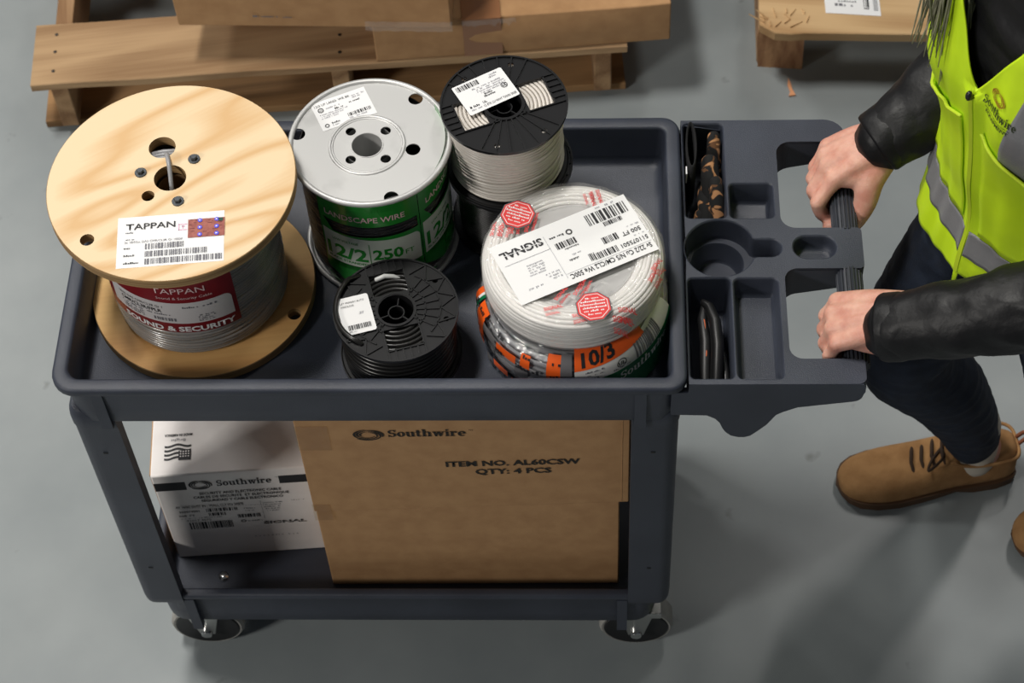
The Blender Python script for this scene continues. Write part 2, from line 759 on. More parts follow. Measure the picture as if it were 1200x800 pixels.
# ------------------------------------------------------------------ materials
PLASTIC = mat('cart_plastic', (0.029, 0.034, 0.050, 1), (0.046, 0.054, 0.076, 1), scale=(9, 9, 9), detail=8, rough=0.46, bump=0.25, bscale=900, lo=0.3, hi=0.72)
GRIP = mat('grip_rubber', (0.030, 0.034, 0.045, 1), rough=0.5)
BLACKP = mat('spool_plastic', (0.010, 0.010, 0.011, 1), rough=0.32)
BLACKR = mat('black_rubber', (0.009, 0.009, 0.010, 1), rough=0.45)
STEEL = mat('zinc_steel', (0.60, 0.60, 0.58, 1), rough=0.30, metal=1.0)
BRIGHT = mat('bright_steel', (0.75, 0.75, 0.74, 1), rough=0.18, metal=1.0)
TIN = mat('tinplate', (0.50, 0.50, 0.49, 1), (0.58, 0.58, 0.57, 1), scale=(22, 22, 22), detail=3, rough=0.46, metal=0.45, lo=0.28, hi=0.42)
BOLT = mat('dark_zinc', (0.10, 0.11, 0.12, 1), rough=0.4, metal=0.7)
WHITE = mat('label_paper', (0.86, 0.86, 0.86, 1), rough=0.45)
INK = mat('black_ink', (0.015, 0.015, 0.018, 1), rough=0.5)
GREYINK = mat('grey_ink', (0.16, 0.16, 0.18, 1), rough=0.5)
PALEINK = mat('pale_grey_ink', (0.36, 0.36, 0.39, 1), rough=0.5)
TREAD = mat('wheel_tread', (0.30, 0.29, 0.27, 1), (0.38, 0.37, 0.34, 1), scale=(30, 30, 30), rough=0.6)
KRAFT = mat('kraft_card', srgb(176, 134, 92), srgb(188, 146, 102), scale=(35, 35, 35), detail=6, rough=0.8, bump=0.08, bscale=160)
KRAFTB = mat('kraft_card_pale', srgb(184, 140, 96), srgb(196, 152, 107), scale=(30, 30, 30), detail=6, rough=0.8)
WHITECARD = mat('white_card', srgb(234, 229, 227), srgb(240, 236, 234), scale=(25, 25, 25), rough=0.75)
KRAFTINK = mat('print_on_card', srgb(38, 34, 30), rough=0.8)

# floor: painted, lightly polished concrete
FLOOR = mat('painted_concrete', srgb(132, 139, 141), srgb(148, 154, 155), scale=(5, 5, 5), detail=8, rough=0.33, bump=0.05, bscale=60, lo=0.3, hi=0.7)
_nt = FLOOR.node_tree
_b = _nt.nodes['Principled BSDF']
_tc = _nt.nodes.new('ShaderNodeTexCoord')
_n = _nt.nodes.new('ShaderNodeTexNoise')
_n.inputs['Scale'].default_value = 17
_n.inputs['Detail'].default_value = 3
_nt.links.new(_tc.outputs['Object'], _n.inputs['Vector'])
_r = _nt.nodes.new('ShaderNodeValToRGB')
_r.color_ramp.elements[0].position = 0.70
_r.color_ramp.elements[0].color = (1, 1, 1, 1)
_r.color_ramp.elements[1].position = 0.78
_r.color_ramp.elements[1].color = (0.62, 0.61, 0.58, 1)
_nt.links.new(_n.outputs['Fac'], _r.inputs[0])
_mx = _nt.nodes.new('ShaderNodeMixRGB')
_mx.blend_type = 'MULTIPLY'
_mx.inputs[0].default_value = 1.0
_src = _b.inputs['Base Color'].links[0].from_socket
_nt.links.new(_src, _mx.inputs[1])
_nt.links.new(_r.outputs[0], _mx.inputs[2])
_nt.links.new(_mx.outputs[0], _b.inputs['Base Color'])

mb = MB()
mb.box(-3.5, -2.6, -0.05, 4.0, 5.0, 0.0)
tag(obj('floor', mb, FLOOR, smooth=0), kind='structure')

# ------------------------------------------------------------------ utility cart
D = 0.4092
cart = thing('utility_cart', 'dark grey plastic two-shelf utility cart loaded with wire reels and boxes', 'cart', (0.37, D / 2, 0.0))


def rr3(x0, y0, x1, y1, r, z, n=6):
    return at_z(rrect(x0, y0, x1, y1, r, n), z)


def tub(x0, y0, x1, y1, zr, zb, zf, rl, rr_, rim=0.0185, lip=0.013, inset=0.010):
    """moulded tray: outer wall, overhanging rounded rim, inner wall, floor"""
    R = [rr_, rl, rl, rr_]

    def L(d, z, k=0.0):
        return rr3(x0 + d, y0 + d, x1 - d, y1 - d, [max(0.004, q - d + k) for q in R], z)
    m = MB()
    loops = [L(inset + 0.003, zb + 0.0, 0.012), L(inset + 0.0008, zb + 0.003, 0.012), L(inset, zb + 0.03, 0.010), L(inset - 0.002, zr - lip - 0.004, 0.008),
             L(0.003, zr - lip - 0.001), L(0.0, zr - lip + 0.002), L(0.0, zr - 0.004), L(0.0012, zr - 0.0012), L(0.004, zr),
             L(rim - 0.004, zr, 0.004), L(rim - 0.0012, zr - 0.0012, 0.005), L(rim, zr - 0.004, 0.006), L(rim + 0.002, zf + 0.012, 0.008), L(rim + 0.005, zf + 0.003, 0.012), L(rim + 0.012, zf, 0.016)]
    m.loft(loops, cap0=True, cap1=True)
    return m


ZT = 0.762
m = tub(0.0, 0.0, 0.7425, D, ZT, 0.676, 0.697, 0.030, 0.022)
for x in (0.052, 0.690):           # moulded ribs on the long walls
    m.box(x - 0.008, 0.0065, 0.668, x + 0.006, 0.016, 0.748)
    m.box(x - 0.008, D - 0.016, 0.668, x + 0.006, D - 0.0065, 0.748)
for y in (0.06, 0.35):
    m.box(0.0065, y - 0.007, 0.668, 0.016, y + 0.007, 0.748)
obj('top_tray', m, PLASTIC, cart, smooth=50)

m = tub(0.013, 0.0150, 0.727, D - 0.0150, 0.214, 0.121, 0.155, 0.030, 0.030, rim=0.014, lip=0.012, inset=0.008)
for x in (0.067, 0.670):
    m.box(x - 0.006, 0.0145, 0.112, x + 0.008, 0.026, 0.202)
    m.box(x - 0.006, D - 0.026, 0.112, x + 0.008, D - 0.0145, 0.202)
shelf = obj('bottom_tray', m, PLASTIC, cart, smooth=50)
for x, y in ((0.104, 0.0755), (0.033, 0.0745), (0.104, 0.334), (0.033, 0.334), (0.636, 0.0755), (0.707, 0.0745), (0.636, 0.334), (0.707, 0.334)):
    m = MB()
    m.lathe([(0.0085, 0.155), (0.0080, 0.1578), (0.0058, 0.1602), (0.0025, 0.1614)], 16, (x, y, 0), cap0=True, cap1=True)
    obj('bolt', m, BRIGHT, shelf)


def leg_loop(cx, cy, sx, sy, w, d, z, r=0.018):
    """L-shaped corner post section; (cx, cy) outer corner, sx / sy point inwards"""
    t = 0.017
    pts = []
    for i in range(6):
        a = rad(180 + 90 * i / 5)
        pts.append((r + r * cos(a), r + r * sin(a)))
    pts += [(w, 0), (w, t), (t + 0.006, t)]
    pts += [(t, t + 0.006), (t, d), (0, d)]
    q = [(cx + sx * px, cy + sy * py, z) for px, py in pts]
    return q


for cx, cy, sx, sy in ((0.004, 0.0128, 1, 1), (0.736, 0.0128, -1, 1), (0.004, D - 0.0128, 1, -1), (0.736, D - 0.0128, -1, -1)):
    m = MB()
    def LL(e, z, w=0.057):
        return leg_loop(cx - sx * e, cy - sy * e, sx, sy, w + e, w + e, z, 0.018 + e)
    m.loft([LL(-0.004, 0.192), LL(-0.001, 0.197), LL(0.0, 0.210), LL(0.0, 0.658), LL(0.0014, 0.661), LL(0.0014, 0.674), LL(0.0, 0.685), LL(-0.004, 0.691)], cap0=True, cap1=True)
    # inset slots near the ends of the post
    leg = obj('leg', m, PLASTIC, cart, smooth=40)
    for z in (0.60, 0.30):
        k = MB()
        y = cy - sy * 0.0006
        x = cx + sx * 0.03
        k.box(x - 0.0028, min(y, y + sy * 0.002), z, x + 0.0028, max(y, y + sy * 0.002), z + 0.0035)
        obj('bolt_slot', k, BLACKR, leg, smooth=0)

for wx, wy in ((0.0675, 0.064), (0.692, 0.064), (0.0675, D - 0.064), (0.692, D - 0.064)):
    cas = bpy.data.objects.new('caster', None)
    COL.objects.link(cas)
    cas.parent = cart
    cas.location = Vector((wx, wy, 0)) - cart.location
    def ywheel(prof, cx, cy, cz, n=40):
        mm = MB()
        loops = [[(cx + r * cos(TAU * k / n), cy + o, cz + r * sin(TAU * k / n)) for k in range(n)] for r, o in prof]
        mm.loft(loops, closed=False, cap0=True, cap1=True)
        return mm
    Rw = 0.0535
    tread = ywheel([(Rw - 0.010, -0.0155), (Rw - 0.004, -0.0165), (Rw - 0.0005, -0.012), (Rw, 0), (Rw - 0.0005, 0.012), (Rw - 0.004, 0.0165), (Rw - 0.010, 0.0155)], wx, wy, Rw)
    wl = obj('wheel', tread, TREAD, cas)
    hubm = ywheel([(0.012, -0.0162), (0.030, -0.0162), (Rw - 0.0085, -0.0182), (Rw - 0.0070, -0.0170), (Rw - 0.0070, 0.0170), (Rw - 0.0085, 0.0182), (0.030, 0.0162), (0.012, 0.0162)], wx, wy, Rw)
    obj('hub', hubm, BLACKR, wl)
    sgn = -1 if wy < D / 2 else 1
    fk = MB()
    fk.box(wx - 0.035, wy - 0.030, 0.1085, wx + 0.035, wy + 0.030, 0.1215)
    for s in (-1, 1):
        fk.loft([[(wx - 0.026, wy + s * 0.0205, 0.115), (wx + 0.026, wy + s * 0.0205, 0.115), (wx + 0.026, wy + s * 0.0245, 0.115), (wx - 0.026, wy + s * 0.0245, 0.115)],
                 [(wx - 0.011, wy + s * 0.0205, 0.044), (wx + 0.011, wy + s * 0.0205, 0.044), (wx + 0.011, wy + s * 0.0245, 0.044), (wx - 0.011, wy + s * 0.0245, 0.044)]], cap0=True, cap1=True)
    obj('fork', fk, STEEL, cas, bevel=0.0012)
    ax = ywheel([(0.0075, -0.0315), (0.0085, -0.029), (0.0085, -0.0246), (0.004, -0.0245), (0.004, 0.0245), (0.0085, 0.0246), (0.0085, 0.029), (0.0075, 0.0315)], wx, wy, Rw, 12)
    obj('axle_nut', ax, BRIGHT, cas)

# --- handle end: tool caddy with pockets, two hand openings and the grip bar
def chain(*ls):
    out = []
    for l in ls:
        out += l
    return out


def arc(cx, cy, r, a0, a1, n=6):
    return [(cx + r * cos(rad(a0 + (a1 - a0) * i / n)), cy + r * sin(rad(a0 + (a1 - a0) * i / n))) for i in range(n + 1)]


XS, XE = 0.7440, 0.9475
outer = chain([(XS, 0.0072)],
              arc(XE - 0.010, 0.0172, 0.010, -90, 0), arc(XE - 0.006, 0.0362, 0.006, 0, 90),
              arc(0.8615 + 0.016, 0.0422 + 0.016, 0.016, 270, 180),
              arc(0.8615 + 0.016, 0.1715 - 0.016, 0.016, 180, 90),
              arc(0.957 - 0.006, 0.1775, 0.006, -90, 0), arc(0.957 - 0.006, 0.226, 0.006, 0, 90),
              arc(0.8610 + 0.018, 0.232 + 0.018, 0.018, 270, 180),
              arc(0.8610 + 0.018, 0.3665 - 0.018, 0.018, 180, 90),
              arc(XE - 0.008, 0.3745, 0.008, -90, 0), arc(XE - 0.026, 0.402 - 0.026, 0.026, 0, 90),
              [(XS, 0.402)])
pA = lambda e: rrect(0.7470 - e, 0.2485 - e, 0.7962 + e, 0.3962 + e, 0.006 + e)
pB = lambda e: rrect(0.8010 - e, 0.2480 - e, 0.8535 + e, 0.3003 + e, 0.006 + e)
pC = lambda e: rrect(0.7464 - e, 0.0157 - e, 0.7967 + e, 0.1572 + e, 0.006 + e)
pD = lambda e: rrect(0.8012 - e, 0.0150 - e, 0.8530 + e, 0.1568 + e, 0.007 + e)
pO = lambda e: rrect(0.8745 - e, 0.1870 - e, 0.9250 + e, 0.2195 + e, 0.0158 + e, 8)


def cup(e):
    cx, cy, r, h = 0.7865, 0.2025, 0.0418 + e, 0.0127 + e
    a = math.degrees(math.asin((h + 0.006) / r))
    c = arc(cx, cy, r, a, 360 - a, 44)
    fl = cx + r * cos(rad(a))
    up = [(fl + 0.006, cy - h), (0.8600 + e - h, cy - h)]
    rest = arc(0.8600 + e - h, cy, h, -90, 90, 10)
    return c + [(fl + 0.0015, cy - h - 0.0022)] + up + rest[1:] + [(fl + 0.006, cy + h), (fl + 0.0015, cy + h + 0.0022)]


def zbot(x, y):
    t = max(0.0, min(1.0, (x - 0.845) / 0.10))
    return 0.698 + 0.029 * t ** 0.8


m = MB()
ch = 0.0022
hl = [f(ch) for f in (pA, pB, pC, pD, pO, cup)]
m.prism(outer, hl, lambda x, y: ZT - 0.004, ZT)
# body below the deck (shell walls) and the underside
m2 = MB()
n = len(outer)
def off(pts, d):
    out = []
    k = len(pts)
    for i in range(k):
        a, b, c = Vector(pts[i - 1]), Vector(pts[i]), Vector(pts[(i + 1) % k])
        t1 = (b - a).normalized() if (b - a).length > 1e-9 else Vector((1, 0))
        t2 = (c - b).normalized() if (c - b).length > 1e-9 else t1
        nn = Vector((t1.y + t2.y, -t1.x - t2.x))
        nn = nn.normalized() if nn.length > 1e-6 else Vector((0, 0))
        out.append((b.x - nn.x * d, b.y - nn.y * d))
    return out


inn = off(outer, 0.0028)
wall = MB()
o0 = [(p[0], p[1], ZT - 0.003) for p in outer]
o1 = [(p[0], p[1], zbot(*p)) for p in outer]
i1 = [(p[0], p[1], zbot(*p)) for p in inn]
i0 = [(p[0], p[1], ZT - 0.0042) for p in inn]
m.loft([o0, o1, i1, i0])
# pocket wells
for f, zf, dr in ((pA, 0.692, 0.003), (pB, 0.727, 0.004), (pC, 0.692, 0.003), (pD, 0.731, 0.004), (pO, 0.738, 0.009)):
    k = 6 if f is pO else 3
    L = [at_z(f(ch), ZT), at_z(f(ch * 0.35), ZT - 0.0009), at_z(f(0), ZT - 0.0028)]
    if f is pO:
        for i in range(1, k + 1):
            a = rad(90 * i / k)
            L.append(at_z(f(-dr * (1 - cos(a)) ** 1.3), ZT - 0.003 - (ZT - 0.003 - zf) * sin(a) ** 0.8))
    else:
        L += [at_z(f(-dr * 0.7), zf + 0.006), at_z(f(-dr - 0.0008), zf + 0.0018), at_z(f(-dr - 0.0028), zf)]
    o = len(m.v)
    m.loft(L, cap1=True)
# round holder with a step and a slot
L = [at_z(cup(ch), ZT), at_z(cup(ch * 0.35), ZT - 0.0009), at_z(cup(0), ZT - 0.0028), at_z(cup(-0.0015), ZT - 0.030), at_z(cup(-0.003), ZT - 0.0332)]
m.loft(L)
led = cup(-0.003)
inner_c = circle(0.0325, 40, (0.7845, 0.2025))
m.prism(led, [inner_c], ZT - 0.0342, ZT - 0.0332)
m.loft([at_z(circle(0.0325, 40, (0.7845, 0.2025)), ZT - 0.0332), at_z(circle(0.0312, 40, (0.7845, 0.2025)), ZT - 0.0350),
        at_z(circle(0.0290, 40, (0.7845, 0.2025)), ZT - 0.063), at_z(circle(0.0262, 40, (0.7845, 0.2025)), ZT - 0.066)], cap1=True)
# side cheeks with the hanging lobe
prof = [(0.7245, 0.697), (0.7668, 0.6953), (0.7770, 0.6880), (0.7826, 0.6792), (0.7865, 0.6670), (0.7906, 0.6580), (0.7975, 0.6500), (0.8064, 0.6465), (0.8135, 0.6465),
        (0.8204, 0.6498), (0.8290, 0.6610), (0.8381, 0.6742), (0.8480, 0.6960), (0.8557, 0.7025), (0.8713, 0.7123), (0.9354, 0.7248), (0.9430, 0.7330), (0.9472, 0.7450), (0.9470, 0.7560), (0.9440, 0.7606), (0.9400, 0.7612), (0.7440, 0.7612), (0.7440, 0.7440), (0.7245, 0.7440)]
for ya, yb in ((0.0069, 0.0150), (0.3945, 0.4018)):
    mm = MB()
    mm.prism(prof if ya < 0.1 else [(min(x, 0.921), z) for x, z in prof if x < 0.938], [], ya, yb)
    m.add([(p[0], p[2], p[1]) for p in mm.v], mm.f)
cad = obj('handle_caddy', m, PLASTIC, cart, smooth=40, weld=False)
# arms and middle block are solid under the deck
for (y0, y1, x1) in ((0.0085, 0.0405, 0.9465), (0.1735, 0.2300, 0.9560), (0.3680, 0.3960, 0.9320)):
    xa = 0.9285 if y0 == 0.1735 else 0.866
    p2 = [(xa, 0.7085 if xa < 0.9 else 0.722), (x1 - 0.014, 0.7250), (x1 - 0.006, 0.7310), (x1, 0.7430), (x1, 0.7525), (x1 - 0.003, 0.7590), (xa, 0.7590)]
    mm = MB()
    mm.prism(p2, [], y0, y1)
    m = MB()
    m.add([(p[0], p[2], p[1]) for p in mm.v], mm.f)
    obj('handle_arm', m, PLASTIC, cad, smooth=40)
# ribbed grip bar
for ya, yb in ((0.040, 0.174), (0.2295, 0.368)):
    m = MB()
    n = 100
    loops = []
    for y, e in ((ya, -0.002), (ya + 0.0005, 0), (yb - 0.0005, 0), (yb, -0.002)):
        loops.append([(0.9395 + (0.0148 + e + (0.0012 if k % 5 in (1, 2, 3) else -0.0008)) * cos(TAU * k / n), y, 0.7475 + (0.0148 + e + (0.0012 if k % 5 in (1, 2, 3) else -0.0008)) * sin(TAU * k / n)) for k in range(n)])
    m.loft(loops, cap0=True, cap1=True)
    obj('grip', m, GRIP, cart, smooth=20)

# --- work glove in the rear pocket, tool in the front one
CAMO = bpy.data.materials.new('camouflage_fabric')
CAMO.use_nodes = True
_nt = CAMO.node_tree
_b = _nt.nodes['Principled BSDF']
_b.inputs['Roughness'].default_value = 0.9
_tc = _nt.nodes.new('ShaderNodeTexCoord')
_n = _nt.nodes.new('ShaderNodeTexNoise')
_n.inputs['Scale'].default_value = 48
_n.inputs['Detail'].default_value = 1.5
_n.inputs['Distortion'].default_value = 1.5
_nt.links.new(_tc.outputs['Object'], _n.inputs['Vector'])
_r = _nt.nodes.new('ShaderNodeValToRGB')
_r.color_ramp.interpolation = 'CONSTANT'
_e = _r.color_ramp.elements
_e[0].position = 0.0
_e[0].color = (0.006, 0.006, 0.006, 1)
_e[1].position = 0.54
_e[1].color = srgb(96, 64, 38)
_x = _e.new(0.585)
_x.color = srgb(168, 122, 82)
_nt.links.new(_n.outputs['Fac'], _r.inputs[0])
_nt.links.new(_r.outputs[0], _b.inputs['Base Color'])
KNIT = mat('black_knit', (0.006, 0.006, 0.007, 1), rough=0.95, bump=0.5, bscale=700)

gl = thing('work_glove', 'black and tan camouflage work glove stuffed in the rear caddy pocket', 'glove', (0.772, 0.32, 0.692))
m = MB()
for (pts, rs) in (
    ([(0.782, 0.285, 0.665), (0.783, 0.292, 0.710), (0.780, 0.318, 0.738), (0.779, 0.345, 0.748)], [0.013, 0.015, 0.013, 0.011]),
    ([(0.787, 0.262, 0.665), (0.7885, 0.266, 0.715), (0.7865, 0.292, 0.742), (0.786, 0.312, 0.750)], [0.010, 0.010, 0.010, 0.0085]),
    ([(0.776, 0.268, 0.665), (0.777, 0.272, 0.712), (0.774, 0.300, 0.728), (0.773, 0.325, 0.726)], [0.011, 0.012, 0.011, 0.009]),
    ([(0.763, 0.263, 0.665), (0.764, 0.272, 0.700), (0.768, 0.285, 0.718)], [0.010, 0.011, 0.009]),
    ([(0.784, 0.335, 0.665), (0.785, 0.352, 0.715), (0.7855, 0.368, 0.748), (0.785, 0.380, 0.756)], [0.010, 0.010, 0.010, 0.008])):
    m.tube([(x, y, max(z, 0.704)) for x, y, z in pts], rs, 14, round_ends=True)
gb = obj('glove_body', m, CAMO, gl, smooth=180, subsurf=1)
m = MB()
L = []
for z, ex, ey, sh in ((0.694, 0.006, 0.030, 0.0), (0.700, 0.0065, 0.034, 0.001), (0.740, 0.0068, 0.036, 0.004), (0.7665, 0.0070, 0.0365, 0.008)):
    L.append([(0.7562 + ex * cos(TAU * k / 24), 0.352 + sh + ey * sin(TAU * k / 24), z) for k in range(24)])
for z, ex, ey, sh in ((0.7668, 0.0045, 0.034, 0.008), (0.735, 0.0040, 0.032, 0.004), (0.700, 0.003, 0.026, 0.002)):
    L.append([(0.7562 + ex * cos(TAU * k / 24), 0.352 + sh + ey * sin(TAU * k / 24), z) for k in range(24)])
m.loft(L, cap0=True, cap1=True)
cuffo = obj('cuff', m, KNIT, gl, smooth=180)
m = MB()
m.box(0.7487, 0.318, 0.742, 0.7503, 0.330, 0.760)
tag(obj('care_tag', m, WHITE, cuffo, smooth=0), 'small white tag')

tl = thing('hand_tool', 'black-handled hand tool with orange inlay lying in the front caddy pocket', 'tool', (0.775, 0.085, 0.692))
m = MB()
pts = [(0.777, 0.020, 0.7069), (0.7785, 0.045, 0.7198), (0.7805, 0.080, 0.7306), (0.7785, 0.112, 0.7357), (0.772, 0.132, 0.7371), (0.7665, 0.139, 0.7357)]
m.tube(pts, [0.0085, 0.0092, 0.0098, 0.0090, 0.0080, 0.0055], 16, round_ends=True, squash=(1.2, 0.8))
h = obj('handle', m, BLACKR, tl, smooth=180)
m = MB()
m.tube([(0.7655, 0.020, 0.7040), (0.766, 0.055, 0.7155), (0.7670, 0.090, 0.7270), (0.7640, 0.120, 0.7314), (0.7665, 0.136, 0.7328)], [0.0062, 0.0072, 0.0070, 0.0060, 0.0045], 14, round_ends=True)
obj('handle', m, BLACKR, tl, smooth=180)
m = MB()
m.tube([(0.7655, 0.062, 0.7231), (0.7672, 0.072, 0.7274), (0.7678, 0.095, 0.7327), (0.7655, 0.115, 0.7355), (0.7625, 0.123, 0.7357)], [0.0011, 0.0014, 0.0014, 0.0014, 0.001], 8, round_ends=True)
tag(obj('inlay', m, mat('orange_inlay', srgb(205, 98, 48), rough=0.4), tl, smooth=180), 'orange inlay')
m = MB()
m.tube([(0.790, 0.024, 0.7040), (0.790, 0.050, 0.7126), (0.788, 0.078, 0.7198)], [0.0045, 0.005, 0.003], 10, round_ends=True)
obj('spring_lever', m, BLACKP, tl, smooth=180)

# ------------------------------------------------------------------ goods on the top tray
ZF = 0.697
PLY = wood('plywood_face', srgb(233, 208, 168), srgb(216, 176, 124), axis_rot=rad(-33), stretch=(2.6, 9.5, 9.5), bands=7.5, rough=0.55, fine=0.08, seed=3.1, spread=(0.35, 0.95))
PLYB = wood('plywood_face_back', srgb(234, 190, 124), srgb(202, 150, 90), axis_rot=rad(-8), stretch=(2.0, 9, 9), bands=3.0, rough=0.6, fine=0.12, seed=8.0, spread=(0.2, 1.0))
PLYE = mat('plywood_edge', srgb(178, 146, 100), srgb(140, 108, 70), scale=(6, 6, 420), detail=2, rough=0.8)
GREYC = mat('grey_cable', (0.20, 0.195, 0.185, 1), (0.30, 0.29, 0.28, 1), scale=(8, 8, 60), rough=0.25, coat=0.6)
GREYC2 = mat('grey_cable_end', (0.30, 0.30, 0.31, 1), rough=0.35)
MAROON = mat('maroon_print', srgb(128, 24, 32), rough=0.3)
PANEL = mat('label_grey_panel', srgb(214, 210, 210), rough=0.35)
PINKT = mat('pink_lettering', srgb(226, 196, 196), rough=0.3)
FILM = wrapmat('clear_film', gloss=0.06, rough=0.10, bscale=60, bump=0.8, edge=0.18)

# --- plywood reel of grey cable
cx, cy = 0.1545, 0.1890
reel = thing('cable_reel', 'plywood cable reel wound with grey cable, largest reel at the left end of the cart', 'cable reel', (cx, cy, ZF))


def flange_disc(c, r, z0, z1, holes, face, edge, name, par, n=112):
    m = MB()
    ch = 0.0008
    m.prism(circle(r - ch, n, c), holes, z0, z1, 0)
    k = len(m.f)
    # outer edge in its own material
    m.loft([at_z(circle(r - ch, n, c), z0), at_z(circle(r, n, c), z0 + ch), at_z(circle(r, n, c), z1 - ch), at_z(circle(r - ch, n, c), z1)], 1)
    # drop the plain side faces of the outer loop (replaced by the chamfered ones)
    keep_f, keep_m = [], []
    vs = m.v
    nn = n
    tot = (len(circle(r, n)) + sum(len(h) for h in holes))
    sides = set()
    for i in range(nn):
        sides.add((i, (i + 1) % nn, (i + 1) % nn + tot, i + tot))
    hs = 0
    for f, mi in zip(m.f, m.m):
        if f in sides:
            continue
        if mi == 0 and len(f) == 4:
            mi = 1
        keep_f.append(f)
        keep_m.append(mi)
    m.f, m.m = keep_f, keep_m
    return obj(name, m, [face, edge], par, smooth=40)


flange_disc((cx, cy), 0.1375, ZF, 0.711, [circle(0.020, 32, (cx, cy)), circle(0.0082, 24, (cx + 0.116, cy - 0.0454)), circle(0.008, 24, (cx - 0.07, cy + 0.09))], PLYB, PLYE, 'flange', reel)
tx, ty, tz = 0.1495, 0.1915, 0.913
W0 = 0.150
def tp(dx, dy):
    return (W0 + dx, 0.191 + dy)


th = [circle(0.0188, 40, tp(-0.0020, 0.0035)), circle(0.0158, 36, tp(-0.0165, 0.0490)), circle(0.0075, 24, tp(-0.0244, -0.0225)), circle(0.0082, 24, tp(-0.0862, -0.085))]
topf = flange_disc((tx, ty), 0.1440, 0.8990, tz, th, PLY, PLYE, 'flange', reel)
m = MB()
m.lathe([(0.020, 0.711), (0.020, 0.899)], 40, (cx - 0.003, cy + 0.002, 0))
m.lathe([(0.028, 0.7115), (0.028, 0.8985)], 40, (cx - 0.003, cy + 0.002, 0))
obj('core', m, mat('fibre_core', srgb(120, 92, 62), rough=0.9), reel, smooth=60)
# wound grey cable, slightly uneven rows
m = MB()
rr = random.Random(3)
pitch = 0.0053
turns = int(0.187 / pitch)
jit = [rr.uniform(-0.0007, 0.0005) for _ in range(turns + 2)]
dx0 = cx - 0.0015
def fR(a):
    t = a / TAU
    i = min(int(t), turns)
    f = t - i
    return 0.1035 + jit[i] * (1 - f) + jit[i + 1] * f + 0.0008 * sin(3 * a + 1.2 * sin(t * 1.3))
def fZ(a):
    t = a / TAU
    return 0.7125 + 0.0018 + pitch * t + 0.0045 * sin(a + 0.18 * t) * min(1, t / 4, (turns - t) / 4)
m.wind(fR, fZ, 0, TAU * turns, turns * 52, 0.0026, 8, (dx0, cy + 0.001, 0))
m.lathe([(0.1018, 0.7118), (0.1018, 0.8982)], 64, (dx0, cy + 0.001, 0))
obj('cable', m, GREYC, reel, smooth=180, weld=False)
m = MB()
prof = []
for i in range(30):
    z = 0.7125 + 0.186 * i / 29
    prof.append((0.1062 + 0.0006 * sin(i * 2.1) + (-0.0012 if i in (0, 29) else 0), z))
m.lathe(prof, 96, (dx0, cy + 0.001, 0))
obj('stretch_wrap', m, FILM, reel, smooth=180)
# three hex bolts with washers
for dx, dy in ((0.0229, 0.031), (-0.037, 0.0113), (0.0111, -0.0309)):
    p = tp(dx, dy)
    m = MB()
    m.lathe([(0.0070, tz - 0.001), (0.0070, tz + 0.0012), (0.0066, tz + 0.0015)], 24, (p[0], p[1], 0), cap1=True)
    m.lathe([(0.0042, tz + 0.0014), (0.0042, tz + 0.0048), (0.0034, tz + 0.0056)], 6, (p[0], p[1], 0), cap1=True)
    obj('bolt', m, BOLT, reel, smooth=30)
# cable tail from the slot into the centre hole
m = MB()
a, b = tp(-0.013, 0.046), tp(-0.0010, -0.010)
pts = []
for i in range(14):
    t = i / 13
    pts.append((a[0] + (b[0] - a[0]) * t + 0.003 * sin(pi * t), a[1] + (b[1] - a[1]) * t, 0.903 + 0.0165 * sin(pi * min(1, t * 1.15) ** 0.8) * (1 if t < 0.87 else 1) - (0.022 * ((t - 0.8) / 0.2) ** 2 if t > 0.8 else 0)))
m.tube(pts, 0.0027, 10, round_ends=True)
a = tp(-0.0165, 0.0435)
for k in range(3):
    m.tube([(a[0] - 0.0155, a[1] - 0.004 + 0.0046 * k, 0.9005), (a[0], a[1] - 0.0035 + 0.0048 * k, 0.9045), (a[0] + 0.0155, a[1] + 0.000 + 0.0044 * k, 0.9025)], 0.0028, 8, round_ends=True)
obj('cable_tail', m, GREYC2, reel, smooth=180)
# paper label on the top flange
S = Sheet()
lw, lh = 0.121, 0.0715
S.rect(0, 0, lw, lh, 0, 0)
S.text('TAPPAN', 0.0095, lh - 0.0185, 0.0118, 1, 2, bold=0.012, width=0.0560)
S.greek(0.008, lh - 0.0235, 0.020, 0.002, 2, 2, 1)
S.text('2c 18/03cc DAS CMR/CL3R Gr 1000R', 0.0085, lh - 0.0375, 0.0042, 2, 2, width=0.066)
S.greek(0.008, lh - 0.033, 0.021, 0.0018, 2, 2, 2)
for i, (vv, we) in enumerate(((lh - 0.0475, 0.076), (lh - 0.058, 0.103), (lh - 0.0685, 0.120))):
    S.bars(0.032, vv, we, vv + 0.0078, 2, 2, 0.00085, 5 + i)
    S.greek(0.008, vv + 0.002, 0.016 + 0.005 * i, 0.0024, 1, 2, 20 + i, 0.9)
S.rect(0.080, lh - 0.036, 0.1215, lh - 0.0100, 3, 2)
rr = random.Random(5)
for i in range(22):
    u, v = 0.081 + rr.random() * 0.034, lh - 0.035 + rr.random() * 0.0245
    S.rect(u, v, u + rr.uniform(0.002, 0.006), v + 0.0007, 5, 3)
for u in (0.0935, 0.1125):
    for v in (lh - 0.0325, lh - 0.0225, lh - 0.0125):
        S.poly(circle(0.0027, 14, (u, v)), 4, 4)
        S.poly([(u - 0.001, v - 0.0012), (u + 0.0014, v), (u - 0.001, v + 0.0012)], 0, 5)
S.rect(0.1145, lh - 0.0155, 0.1195, lh - 0.011, 6, 4)
